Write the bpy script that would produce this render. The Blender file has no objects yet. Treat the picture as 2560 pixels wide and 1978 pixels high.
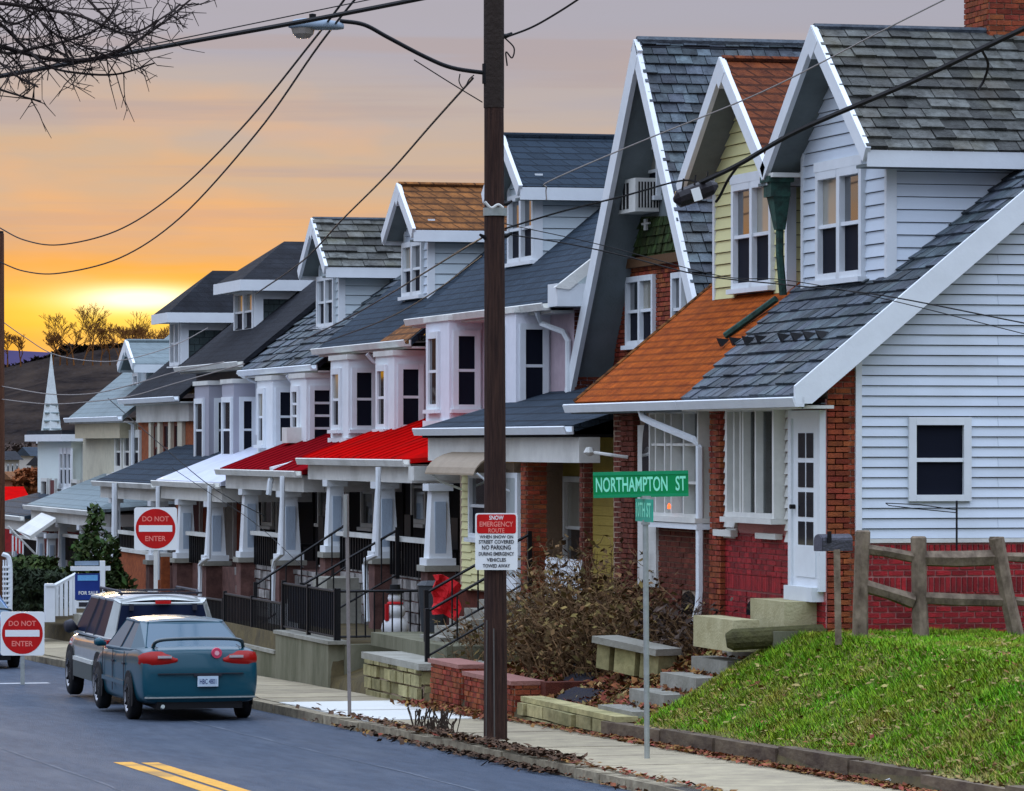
import bpy, math, random
import numpy as np
from mathutils import Vector, Matrix
random.seed(7)
rnd = random.random
def jit(a): return (rnd() * 2 - 1) * a
C = bpy.context.scene.collection
R = math.radians

# ------------------------------------------------------------------ camera, light, exposure
YAW, F, HOR = R(14.55), 11000.0, 1110.0
sn, cs = math.sin(YAW), math.cos(YAW)
cam = bpy.data.cameras.new('camera')
co = bpy.data.objects.new('camera', cam); C.objects.link(co)
co.rotation_euler = (R(90), 0, -YAW)
cam.sensor_width = 36; cam.lens = F * 36 / 2560
cam.shift_y = (HOR - 989) / 2560
cam.clip_start = 1; cam.clip_end = 12000
bpy.context.scene.camera = co
sc = bpy.context.scene
sc.view_settings.view_transform = 'Standard'; sc.view_settings.look = 'None'
sc.view_settings.exposure = 0.0; sc.view_settings.gamma = 1.0
sc.render.resolution_x, sc.render.resolution_y = 1024, 791
sc.cycles.max_bounces = 6

def lin(c):
    return tuple(((v / 255) / 12.92 if v <= 10.3 else ((v / 255 + .055) / 1.055) ** 2.4) for v in c)

SUN_AZ, SUN_EL = 9.5, 3.0
w = bpy.data.worlds.new('World'); sc.world = w; w.use_nodes = True
nt = w.node_tree; N = nt.nodes; L = nt.links
for n in list(N): N.remove(n)
def nd(t, **k):
    n = N.new(t)
    for a, b in k.items(): setattr(n, a, b)
    return n
def mth(op, a, b=None, clamp=False):
    n = nd('ShaderNodeMath', operation=op, use_clamp=clamp)
    for i, v in enumerate((a, b)):
        if v is None: continue
        if isinstance(v, (int, float)): n.inputs[i].default_value = v
        else: L.new(v, n.inputs[i])
    return n.outputs[0]
def mixc(f, a, b, mode='MIX'):
    n = nd('ShaderNodeMix', data_type='RGBA', blend_type=mode)
    for i, v in ((0, f), (6, a), (7, b)):
        if isinstance(v, (int, float)): n.inputs[i].default_value = v
        elif isinstance(v, tuple): n.inputs[i].default_value = (*v, 1)
        else: L.new(v, n.inputs[i])
    return n.outputs[2]
def ramp(f, stops, interp='LINEAR'):
    n = nd('ShaderNodeValToRGB'); n.color_ramp.interpolation = interp
    e = n.color_ramp.elements
    while len(e) < len(stops): e.new(.5)
    for el, (p, c) in zip(e, stops): el.position = p; el.color = (*c, 1)
    L.new(f, n.inputs[0]); return n.outputs[0]
tc = nd('ShaderNodeTexCoord')
sp = nd('ShaderNodeSeparateXYZ'); L.new(tc.outputs['Generated'], sp.inputs[0])
X_, Y_, Z_ = sp.outputs
# cloud streaks: noise stretched along the horizon
def streak(hs, vs, sc_, det=4, off=0):
    cb = nd('ShaderNodeCombineXYZ')
    az = mth('ARCTAN2', X_, Y_)
    L.new(mth('MULTIPLY', az, hs), cb.inputs[0]); L.new(mth('MULTIPLY', Z_, vs), cb.inputs[1]); cb.inputs[2].default_value = off
    n = nd('ShaderNodeTexNoise'); n.inputs['Scale'].default_value = sc_; n.inputs['Detail'].default_value = det
    L.new(cb.outputs[0], n.inputs['Vector']); return n.outputs[0]
s1 = streak(9, 95, 1.0, 5); s2 = streak(22, 60, 1.0, 3, 4.2)
zj = mth('ADD', Z_, mth('MULTIPLY', mth('SUBTRACT', s1, .5), .048))
zj = mth('MAXIMUM', zj, 0.0)
warm = ramp(mth('MULTIPLY', zj, 5.0), [
    (0.0, lin((255, 150, 40))), (.10, lin((255, 186, 38))), (.155, lin((255, 170, 56))), (.205, lin((254, 178, 84))),
    (.25, lin((228, 180, 136))), (.31, lin((205, 182, 162))), (.38, lin((188, 180, 180))), (.45, lin((172, 174, 190))),
    (1.0, lin((174, 186, 214)))])
cool = ramp(mth('MULTIPLY', zj, 5.0), [
    (0.0, lin((196, 178, 178))), (.3, lin((184, 182, 192))), (1.0, lin((176, 188, 214)))])
sdir = Vector((math.sin(R(SUN_AZ)) * math.cos(R(SUN_EL)), math.cos(R(SUN_AZ)) * math.cos(R(SUN_EL)), math.sin(R(SUN_EL))))
dt = nd('ShaderNodeVectorMath', operation='DOT_PRODUCT'); L.new(tc.outputs['Generated'], dt.inputs[0]); dt.inputs[1].default_value = sdir
dotp = dt.outputs['Value']
near = nd('ShaderNodeMapRange'); near.interpolation_type = 'SMOOTHSTEP'
L.new(dotp, near.inputs[0]); near.inputs[1].default_value = -.2; near.inputs[2].default_value = .75
low = mixc(near.outputs[0], cool, warm)
# peach streaks higher up
pk = nd('ShaderNodeMapRange'); L.new(s2, pk.inputs[0]); pk.inputs[1].default_value = .50; pk.inputs[2].default_value = .72
pkz = nd('ShaderNodeMapRange'); L.new(Z_, pkz.inputs[0]); pkz.inputs[1].default_value = .095; pkz.inputs[2].default_value = .045
low = mixc(mth('MULTIPLY', mth('MULTIPLY', pk.outputs[0], pkz.outputs[0]), mth('MULTIPLY', near.outputs[0], .9)), low, lin((255, 186, 122)))
s3 = streak(5, 120, 1.0, 6, 9.3)
gk = nd('ShaderNodeMapRange'); L.new(s3, gk.inputs[0]); gk.inputs[1].default_value = .50; gk.inputs[2].default_value = .62; gk.interpolation_type = 'SMOOTHSTEP'
gkz = nd('ShaderNodeMapRange'); L.new(Z_, gkz.inputs[0]); gkz.inputs[1].default_value = .040; gkz.inputs[2].default_value = .058
low = mixc(mth('MULTIPLY', mth('MULTIPLY', gk.outputs[0], gkz.outputs[0]), .62), low, lin((176, 166, 172)))
# brighter cloud glow over the place where the sun went behind the hill
az = mth('SUBTRACT', mth('ARCTAN2', X_, Y_), R(9.6))
gz = mth('DIVIDE', mth('SUBTRACT', Z_, .030), .0062)
gx = mth('DIVIDE', az, .036)
g = mth('POWER', 2.718, mth('MULTIPLY', mth('ADD', mth('MULTIPLY', gx, gx), mth('MULTIPLY', gz, gz)), -1.0))
g = mth('MULTIPLY', g, mth('ADD', .45, s1))
low = mixc(mth('MINIMUM', g, 1.0), low, (1.3, .88, .10))
gz2 = mth('DIVIDE', mth('SUBTRACT', Z_, .0328), .0026); gx2 = mth('DIVIDE', mth('SUBTRACT', az, .002), .014)
g2 = mth('POWER', 2.718, mth('MULTIPLY', mth('ADD', mth('MULTIPLY', gx2, gx2), mth('MULTIPLY', gz2, gz2)), -1.0))
low = mixc(mth('MINIMUM', mth('MULTIPLY', g2, 1.2), 1.0), low, (1.7, 1.55, 1.05))
# overcast dome, brighter and bluer towards the zenith
zen = nd('ShaderNodeMapRange'); L.new(Z_, zen.inputs[0]); zen.inputs[1].default_value = .11; zen.inputs[2].default_value = .85
zen.interpolation_type = 'SMOOTHSTEP'
dome = mixc(zen.outputs[0], low, (2.25, 2.62, 3.40))
sky = nd('ShaderNodeTexSky', sky_type='NISHITA'); sky.sun_disc = False
sky.sun_elevation = R(SUN_EL); sky.sun_rotation = R(SUN_AZ)
b1 = nd('ShaderNodeBackground'); L.new(sky.outputs[0], b1.inputs[0]); b1.inputs[1].default_value = .05
b2 = nd('ShaderNodeBackground'); L.new(dome, b2.inputs[0]); b2.inputs[1].default_value = .93
ad = nd('ShaderNodeMixShader'); ad.inputs[0].default_value = .94; L.new(b1.outputs[0], ad.inputs[1]); L.new(b2.outputs[0], ad.inputs[2])
wo = nd('ShaderNodeOutputWorld'); L.new(ad.outputs[0], wo.inputs[0])

sl = bpy.data.lights.new('sun', 'SUN'); sl.energy = 1.2; sl.angle = R(10); sl.color = (1, .72, .42)
so = bpy.data.objects.new('sun', sl); C.objects.link(so)
so.rotation_euler = (-sdir).to_track_quat('-Z', 'Y').to_euler()

# ------------------------------------------------------------------ survey helpers: sight lines on real planes (metres, camera at the origin, z = 0 at eye level)
def yx(px, X):
    p = (px - 1280) / F; return X * (cs - p * sn) / (sn + p * cs)
def xy(px, Y):
    p = (px - 1280) / F; return Y * (sn + p * cs) / (cs - p * sn)
def zz(py, X, Y): return (HOR - py) / F * (X * sn + Y * cs)
def zroad(Y): return -2.97 - .0162 * Y
def rx(px0, px1, py0, py1, X):          # rectangle on a street-facing plane -> u0,u1,v0,v1 (u = -Y)
    Ya, Yb = yx(px0, X), yx(px1, X); m = (Ya + Yb) / 2
    return -Ya, -Yb, zz(py1, X, m), zz(py0, X, m)
def ry(px0, px1, py0, py1, Y):
    Xa, Xb = xy(px0, Y), xy(px1, Y); m = (Xa + Xb) / 2
    return Xa, Xb, zz(py1, m, Y), zz(py0, m, Y)

# ------------------------------------------------------------------ materials
MATS = {}
def M(name, col, col2=None, rough=.75, var=.12, ns=5.0, namt=.5, bump=.15, bs=30, metal=0, spec=.22, stain=.0, stainc=(.03, .03, .025), coat=0, shingle=None, emit=None, hue=0, stretch=None):
    if name in MATS: return MATS[name]
    m = bpy.data.materials.new(name); m.use_nodes = True; MATS[name] = m
    t = m.node_tree; n = t.nodes; l = t.links
    bs_ = n['Principled BSDF']
    geo = n.new('ShaderNodeNewGeometry'); oi = n.new('ShaderNodeObjectInfo')
    vec = geo.outputs['Position']
    if stretch:
        vm = n.new('ShaderNodeVectorMath'); vm.operation = 'MULTIPLY'; vm.inputs[1].default_value = stretch
        l.new(vec, vm.inputs[0]); vec = vm.outputs[0]
    no = n.new('ShaderNodeTexNoise'); no.inputs['Scale'].default_value = ns; no.inputs['Detail'].default_value = 5; no.inputs['Roughness'].default_value = .65
    l.new(vec, no.inputs['Vector'])
    mr = n.new('ShaderNodeMapRange'); mr.inputs[1].default_value = .3; mr.inputs[2].default_value = .7; l.new(no.outputs[0], mr.inputs[0])
    mx = n.new('ShaderNodeMix'); mx.data_type = 'RGBA'
    l.new(mr.outputs[0], mx.inputs[0]); mx.inputs[6].default_value = (*col, 1)
    c2 = col2 if col2 else tuple(v * (1 - .35 * namt) for v in col)
    mx.inputs[7].default_value = (*c2, 1)
    out = mx.outputs[2]
    if shingle:
        sx = n.new('ShaderNodeSeparateXYZ'); l.new(geo.outputs['Position'], sx.inputs[0])
        a = n.new('ShaderNodeMath'); a.operation = 'ADD'; l.new(sx.outputs[0], a.inputs[0]); l.new(sx.outputs[1], a.inputs[1])
        cb = n.new('ShaderNodeCombineXYZ'); l.new(a.outputs[0], cb.inputs[0]); l.new(sx.outputs[2], cb.inputs[1])
        br = n.new('ShaderNodeTexBrick'); l.new(cb.outputs[0], br.inputs['Vector'])
        br.inputs['Scale'].default_value = 1; br.inputs['Brick Width'].default_value = shingle[0]; br.inputs['Row Height'].default_value = shingle[1]
        br.inputs['Mortar Size'].default_value = shingle[2]; br.inputs['Color1'].default_value = (1, 1, 1, 1)
        br.inputs['Color2'].default_value = (shingle[3],) * 3 + (1,); br.inputs['Mortar'].default_value = (shingle[4],) * 3 + (1,)
        mm = n.new('ShaderNodeMix'); mm.data_type = 'RGBA'; mm.blend_type = 'MULTIPLY'; mm.inputs[0].default_value = 1
        l.new(out, mm.inputs[6]); l.new(br.outputs[0], mm.inputs[7]); out = mm.outputs[2]
    if stain:
        n2 = n.new('ShaderNodeTexNoise'); n2.inputs['Scale'].default_value = .9; n2.inputs['Detail'].default_value = 6
        l.new(vec, n2.inputs['Vector'])
        r2 = n.new('ShaderNodeMapRange'); r2.inputs[1].default_value = .5; r2.inputs[2].default_value = .75; r2.inputs[4].default_value = stain
        l.new(n2.outputs[0], r2.inputs[0])
        m2 = n.new('ShaderNodeMix'); m2.data_type = 'RGBA'; l.new(r2.outputs[0], m2.inputs[0]); l.new(out, m2.inputs[6]); m2.inputs[7].default_value = (*stainc, 1)
        out = m2.outputs[2]
    ad_ = n.new('ShaderNodeMath'); ad_.operation = 'ADD'; l.new(oi.outputs['Random'], ad_.inputs[0]); l.new(geo.outputs['Random Per Island'], ad_.inputs[1])
    fr = n.new('ShaderNodeMath'); fr.operation = 'FRACT'; l.new(ad_.outputs[0], fr.inputs[0])
    r3 = n.new('ShaderNodeMapRange'); r3.inputs[3].default_value = 1 - var; r3.inputs[4].default_value = 1 + var; l.new(fr.outputs[0], r3.inputs[0])
    hs = n.new('ShaderNodeHueSaturation'); l.new(r3.outputs[0], hs.inputs['Value']); l.new(out, hs.inputs['Color'])
    if hue:
        f2 = n.new('ShaderNodeMath'); f2.operation = 'MULTIPLY'; f2.inputs[1].default_value = 7.31; l.new(fr.outputs[0], f2.inputs[0])
        f3 = n.new('ShaderNodeMath'); f3.operation = 'FRACT'; l.new(f2.outputs[0], f3.inputs[0])
        r4 = n.new('ShaderNodeMapRange'); r4.inputs[3].default_value = .5 - hue; r4.inputs[4].default_value = .5 + hue; l.new(f3.outputs[0], r4.inputs[0])
        l.new(r4.outputs[0], hs.inputs['Hue'])
    l.new(hs.outputs[0], bs_.inputs['Base Color'])
    bs_.inputs['Roughness'].default_value = rough; bs_.inputs['Metallic'].default_value = metal
    bs_.inputs['Specular IOR Level'].default_value = spec
    if coat: bs_.inputs['Coat Weight'].default_value = coat; bs_.inputs['Coat Roughness'].default_value = .04
    if bump:
        nb = n.new('ShaderNodeTexNoise'); nb.inputs['Scale'].default_value = bs; nb.inputs['Detail'].default_value = 4; l.new(vec, nb.inputs['Vector'])
        bp = n.new('ShaderNodeBump'); bp.inputs['Strength'].default_value = min(1, bump * 3); bp.inputs['Distance'].default_value = .02
        l.new(nb.outputs[0], bp.inputs['Height']); l.new(bp.outputs[0], bs_.inputs['Normal'])
    if emit: bs_.inputs['Emission Color'].default_value = (*emit[0], 1); bs_.inputs['Emission Strength'].default_value = emit[1]
    return m
def glass(name, col=(.012, .015, .02), rough=.03, spec=1.0, clear=False, ior=1.6):
    if name in MATS: return MATS[name]
    m = bpy.data.materials.new(name); m.use_nodes = True; MATS[name] = m
    t = m.node_tree; n = t.nodes; l = t.links; b = n['Principled BSDF']
    b.inputs['Base Color'].default_value = (*col, 1); b.inputs['Roughness'].default_value = rough
    b.inputs['Specular IOR Level'].default_value = spec; b.inputs['IOR'].default_value = ior
    if clear:
        tr = n.new('ShaderNodeBsdfTransparent'); tr.inputs[0].default_value = (.8, .84, .84, 1)
        gl = n.new('ShaderNodeBsdfGlossy'); gl.inputs['Roughness'].default_value = .03
        fz = n.new('ShaderNodeFresnel'); fz.inputs[0].default_value = 1.45
        ms = n.new('ShaderNodeMixShader'); l.new(fz.outputs[0], ms.inputs[0]); l.new(tr.outputs[0], ms.inputs[1]); l.new(gl.outputs[0], ms.inputs[2])
        l.new(ms.outputs[0], n['Material Output'].inputs[0])
    return m
white = M('white_paint', (.74, .78, .80), rough=.5, var=.05, ns=3, namt=.25, bump=.03, stain=.12, stainc=(.35, .34, .3))
whitew = M('weathered_white_paint', (.68, .68, .63), rough=.6, var=.08, ns=4, namt=.4, bump=.08, stain=.45, stainc=(.25, .24, .2))
sidingw = M('white_vinyl_siding', (.64, .71, .78), rough=.55, var=.06, ns=1.5, namt=.15, bump=.03, stain=.3, stainc=(.40, .44, .42))
sidingb = M('pale_blue_siding', (.55, .63, .66), rough=.55, var=.05, ns=1.5, namt=.15, bump=.03)
sidingy = M('cream_siding', (.70, .66, .33), rough=.6, var=.06, ns=2, namt=.2, bump=.05)
sidinggr = M('grey_siding', (.36, .36, .41), rough=.6, var=.05, ns=2, namt=.2, bump=.05)
mauve = M('mauve_paint', (.42, .30, .36), rough=.6, var=.05, ns=2)
olive = M('olive_yellow_siding', (.38, .28, .06), rough=.7, var=.08, ns=2)
brickm = M('brown_red_brick', (.34, .075, .028), (.16, .035, .018), rough=.85, var=.35, ns=9, namt=.5, bump=.25, bs=60, hue=.012)
brickr = M('painted_red_brick', (.36, .016, .02), (.17, .014, .016), rough=.6, var=.35, ns=7, bump=.2, bs=60)
brickd = M('dark_brick', (.17, .04, .022), (.08, .02, .012), rough=.85, var=.3, ns=8, bump=.25, bs=60)
mortar = M('mortar', (.38, .28, .20), rough=.95, var=.03, ns=20, bump=.2)
mortarr = M('pink_mortar', (.50, .22, .20), rough=.95, var=.03, ns=20, bump=.2)
slate = M('weathered_slate', (.095, .12, .14), (.028, .036, .045), rough=.6, spec=.2, var=.5, ns=6, bump=.3, bs=25, stain=.35, stainc=(.10, .09, .06), hue=.03)
slateold = M('mossy_old_slate', (.115, .12, .11), (.03, .03, .025), rough=.7, var=.55, ns=7, bump=.35, bs=25, stain=.6, stainc=(.09, .08, .045), hue=.03)
asphr = M('blue_grey_roof_shingles', (.036, .055, .078), rough=.85, spec=.12, var=.05, ns=3, bump=.35, bs=40, shingle=(.3, .12, .012, .72, .4))
asphd = M('dark_roof_shingles', (.024, .027, .034), (.013, .013, .016), rough=.85, spec=.12, var=.05, ns=2, bump=.3, bs=40, shingle=(.3, .12, .01, .8, .55))
orange = M('orange_roof_shingles', (.48, .105, .010), (.24, .045, .007), rough=.9, spec=.08, var=.03, ns=7, stain=.45, stainc=(.20, .055, .012), bump=.4, bs=40, shingle=(.3, .10, .016, .75, .5), stretch=(1, .35, 1))
brownr = M('brown_roof_shingles', (.25, .065, .018), (.10, .025, .01), rough=.9, var=.05, ns=6, bump=.35, bs=40, shingle=(.28, .13, .02, .65, .3))
brownt = M('tan_roof_shingles', (.36, .14, .035), (.13, .05, .015), rough=.9, var=.05, ns=6, bump=.35, bs=40, shingle=(.28, .13, .02, .6, .3))
redr = M('red_metal_roof', (.52, .004, .004), (.34, .004, .004), rough=1, stain=.5, stainc=(.20, .012, .010), spec=0, var=.03, ns=3, bump=.05)
redd = M('dark_red_metal_roof', (.22, .006, .010), rough=1, spec=0, var=.03, ns=3, bump=.05)
palem = M('pale_painted_metal_roof', (.62, .66, .78), rough=.4, var=.03, ns=3, bump=.05, stain=.3, stainc=(.3, .3, .34))
greyr = M('grey_green_roof', (.20, .25, .26), rough=.8, var=.04, ns=3, bump=.2, shingle=(.3, .12, .01, .9, .7))
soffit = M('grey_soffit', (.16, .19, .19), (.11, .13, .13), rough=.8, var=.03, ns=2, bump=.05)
gls = glass('window_glass', ior=2.1); glsd = glass('screened_window_glass', (.008, .010, .018), .6, .15, ior=1.3); glc = glass('clear_window_glass', clear=True); shg = glass('glass_with_drawn_blind', (.28, .27, .22), .08, .6, ior=1.6)
curt = M('net_curtain', (.42, .46, .46), rough=.9, var=.05, ns=4, stretch=(14, 14, 1), bump=.1)
dark = M('dark_interior', (.008, .007, .008), rough=.9, var=.02, bump=0)  # near-black colour stands in for the shade inside porches and rooms
conc = M('concrete', (.34, .33, .28), (.22, .21, .17), rough=.9, var=.1, ns=2.5, bump=.2, bs=18, stain=.3, stainc=(.14, .13, .09))
conco = M('mossy_concrete', (.20, .19, .13), (.10, .10, .06), rough=.95, var=.1, ns=2.0, bump=.25, bs=14, stain=.5, stainc=(.06, .065, .03), stretch=(1, 1, .35))
concn = M('new_concrete', (.62, .62, .57), rough=.85, var=.02, ns=2, namt=.15, bump=.08)
stone = M('mossy_stone', (.40, .35, .17), (.17, .15, .07), rough=.9, var=.35, ns=4, bump=.4, bs=10, stain=.4, stainc=(.10, .11, .03))
brownst = M('brownstone_pier', (.17, .085, .07), (.07, .035, .03), rough=.9, var=.15, ns=4, bump=.2)
iron = M('black_iron', (.007, .007, .008), rough=.5, var=.05, bump=.02)
woodp = M('creosoted_wood', (.065, .032, .022), (.018, .009, .008), rough=.85, var=.02, ns=6, bump=.5, bs=20, stretch=(6, 6, .35))
woodw = M('weathered_fence_wood', (.26, .20, .14), (.07, .05, .035), rough=.9, var=.15, ns=6, bump=.4, bs=14, stretch=(1, 1, .6))
galv = M('galvanised_steel', (.42, .45, .43), (.30, .33, .30), rough=.45, metal=.5, var=.03, ns=9, bump=.05)
cable = M('black_cable', (.012, .011, .011), rough=.7, bump=0, var=0)
copper = M('green_copper', (.035, .10, .075), (.02, .03, .025), rough=.8, var=.05, ns=8, bump=.2)
beige = M('beige_awning_metal', (.34, .27, .19), rough=.6, var=.05, ns=3)
yellowtan = M('tan_panel', (.55, .30, .08), rough=.7, var=.03)
rubber = M('black_rubber', (.012, .012, .013), rough=.7, var=.03, bump=.05)

# ------------------------------------------------------------------ mesh helpers
WL = {}      # world location of each object, for parenting
class Fr:
    def __init__(s, o, u, v): s.o = Vector(o); s.u = Vector(u).normalized(); s.v = Vector(v).normalized(); s.n = s.u.cross(s.v)
    def p(s, u, v, n=0): return s.o + s.u * u + s.v * v + s.n * n
def fx(X): return Fr((X, 0, 0), (0, -1, 0), (0, 0, 1))          # faces the street (-X); u = -Y
def fy(Y): return Fr((0, Y, 0), (1, 0, 0), (0, 0, 1))           # faces the camera side (-Y); u = X
def fz(z): return Fr((0, 0, z), (1, 0, 0), (0, 1, 0))           # faces up
def slopeX(X, z, t): a = math.atan(t); return Fr((X, 0, z), (0, -1, 0), (math.cos(a), 0, math.sin(a)))
def slopeN(Y, z, t): a = math.atan(t); return Fr((0, Y, z), (1, 0, 0), (0, math.cos(a), math.sin(a)))
def slopeF(Y, z, t): a = math.atan(t); return Fr((0, Y, z), (-1, 0, 0), (0, -math.cos(a), math.sin(a)))
class MB:
    def __init__(s): s.v = []; s.f = []
    def add(s, vs, fs):
        b = len(s.v); s.v += [Vector(v) for v in vs]; s.f += [tuple(i + b for i in f) for f in fs]; return s
    def box(s, fr, u0, u1, v0, v1, n0, n1):
        P = [fr.p(u, v, n) for n in (n0, n1) for v in (v0, v1) for u in (u0, u1)]
        return s.add(P, [(0, 2, 3, 1), (4, 5, 7, 6), (0, 1, 5, 4), (2, 6, 7, 3), (0, 4, 6, 2), (1, 3, 7, 5)])
    def b(s, x0, x1, y0, y1, z0, z1): return s.box(fz(0), x0, x1, y0, y1, z0, z1)
    def prism(s, fr, pts, n0, n1):
        k = len(pts)
        ar = sum(pts[i][0] * pts[(i + 1) % k][1] - pts[(i + 1) % k][0] * pts[i][1] for i in range(k))
        if ar < 0: pts = pts[::-1]
        a = [fr.p(p[0], p[1], n0) for p in pts]
        b = [fr.p(p[0], p[1], n1(p) if callable(n1) else n1) for p in pts]
        return s.add(a + b, [tuple(range(k))[::-1], tuple(range(k, 2 * k))] + [(i, (i + 1) % k, k + (i + 1) % k, k + i) for i in range(k)])
    def tube(s, pts, r, k=6, cap=True):
        pts = [Vector(p) for p in pts]; rs = r if isinstance(r, (list, tuple)) else [r] * len(pts)
        rings = []; up = Vector((.31, .17, .93))
        for i, p in enumerate(pts):
            d = (pts[min(i + 1, len(pts) - 1)] - pts[max(i - 1, 0)]).normalized()
            a = d.cross(up)
            if a.length < .05: a = d.cross(Vector((1, 0, 0)))
            a.normalize(); c = d.cross(a)
            rings.append([p + (a * math.cos(t) + c * math.sin(t)) * rs[i] for t in [2 * math.pi * j / k for j in range(k)]])
        fs = []
        for i in range(len(pts) - 1):
            for j in range(k): fs.append((i * k + j, i * k + (j + 1) % k, (i + 1) * k + (j + 1) % k, (i + 1) * k + j))
        if cap: fs += [tuple(range(k))[::-1], tuple(range((len(pts) - 1) * k, len(pts) * k))]
        return s.add([v for q in rings for v in q], fs)
    def lathe(s, c, prof, k=12):
        return s.tube([Vector(c) + Vector((0, 0, z)) + Vector((1e-5 * i, 0, 0)) for i, (r, z) in enumerate(prof)], [r for r, z in prof], k)
    def build(s, name, mat, parent=None, smooth=False, kind=None):
        lo = Vector([min(v[i] for v in s.v) for i in range(3)]); hi = Vector([max(v[i] for v in s.v) for i in range(3)])
        c = (lo + hi) / 2
        if parent is None: c.z = lo.z
        me = bpy.data.meshes.new(name); me.from_pydata([tuple(v - c) for v in s.v], [], s.f)
        if isinstance(mat, bpy.types.Material): me.materials.append(mat)
        if smooth: me.polygons.foreach_set('use_smooth', [True] * len(me.polygons))
        return link(name, me, c, parent, kind)
def link(name, me, c, parent=None, kind=None):
    o = bpy.data.objects.new(name, me); C.objects.link(o)
    WL[o.name] = Vector(c)
    if parent is not None: o.parent = parent; o.location = Vector(c) - WL[parent.name]
    else: o.location = c
    if kind: o['kind'] = kind
    return o
def npmesh(name, V, Fc, mat, parent=None, kind=None, c=(0, 0, 0)):
    V = np.asarray(V, np.float32) - np.asarray(c, np.float32); Fc = np.asarray(Fc, np.int32); k = Fc.shape[1]
    me = bpy.data.meshes.new(name); me.vertices.add(len(V)); me.vertices.foreach_set('co', V.ravel())
    me.loops.add(Fc.size); me.loops.foreach_set('vertex_index', Fc.ravel())
    me.polygons.add(len(Fc)); me.polygons.foreach_set('loop_start', np.arange(len(Fc), dtype=np.int32) * k)
    me.update(calc_edges=True); me.materials.append(mat)
    return link(name, me, c, parent, kind)
def thing(name, label, cat, loc, group=None):
    o = bpy.data.objects.new(name, None); C.objects.link(o); o.location = loc; o.empty_display_size = .2
    WL[o.name] = Vector(loc); tag(o, label, cat, group); return o
def tag(o, label, cat, group=None):
    o['label'] = label; o['category'] = cat
    if group: o['group'] = group
    return o
# shared unit pieces
UNIT = {}
def unit(mat, wedge):
    k = (mat.name, wedge)
    if k not in UNIT:
        t = .3 if wedge else 1
        me = bpy.data.meshes.new('unit_wedge' if wedge else 'unit_block')
        v = [(-.5, -.5, 0), (.5, -.5, 0), (.5, .5, 0), (-.5, .5, 0), (-.5, -.5, 1), (.5, -.5, 1), (.5, .5, t), (-.5, .5, t)]
        me.from_pydata(v, [], [(3, 2, 1, 0), (4, 5, 6, 7), (0, 1, 5, 4), (1, 2, 6, 5), (2, 3, 7, 6), (3, 0, 4, 7)])
        me.materials.append(mat); UNIT[k] = me
    return UNIT[k]
def piece(name, fr, u0, u1, v0, v1, n0, n1, mat, parent, wedge=False, rot=0):
    me = unit(mat, wedge); c = fr.p((u0 + u1) / 2, (v0 + v1) / 2, n0)
    o = bpy.data.objects.new(name, me); C.objects.link(o); WL[o.name] = c
    o.parent = parent
    Rm = Matrix((fr.u, fr.v, fr.n)).transposed().to_4x4() @ Matrix.Rotation(rot, 4, 'Z')
    o.matrix_basis = Matrix.Translation(c - WL[parent.name]) @ Rm @ Matrix.Diagonal((u1 - u0, v1 - v0, n1 - n0, 1))
    return o
def clip(poly, u0, u1, v0, v1):
    def cut(ps, f):
        out = []
        for i in range(len(ps)):
            a, b = ps[i], ps[(i + 1) % len(ps)]; fa, fb = f(a), f(b)
            if fa >= 0: out.append(a)
            if (fa >= 0) != (fb >= 0):
                t = fa / (fa - fb); out.append((a[0] + (b[0] - a[0]) * t, a[1] + (b[1] - a[1]) * t))
        return out
    for f in (lambda p: p[0] - u0, lambda p: u1 - p[0], lambda p: p[1] - v0, lambda p: v1 - p[1]):
        poly = cut(poly, f)
        if len(poly) < 3: return []
    return poly
def area(ps): return abs(sum(ps[i][0] * ps[(i + 1) % len(ps)][1] - ps[(i + 1) % len(ps)][0] * ps[i][1] for i in range(len(ps)))) / 2
COUNT = {}
def rect(u0, u1, v0, v1): return [(u0, v0), (u1, v0), (u1, v1), (u0, v1)]
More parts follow.
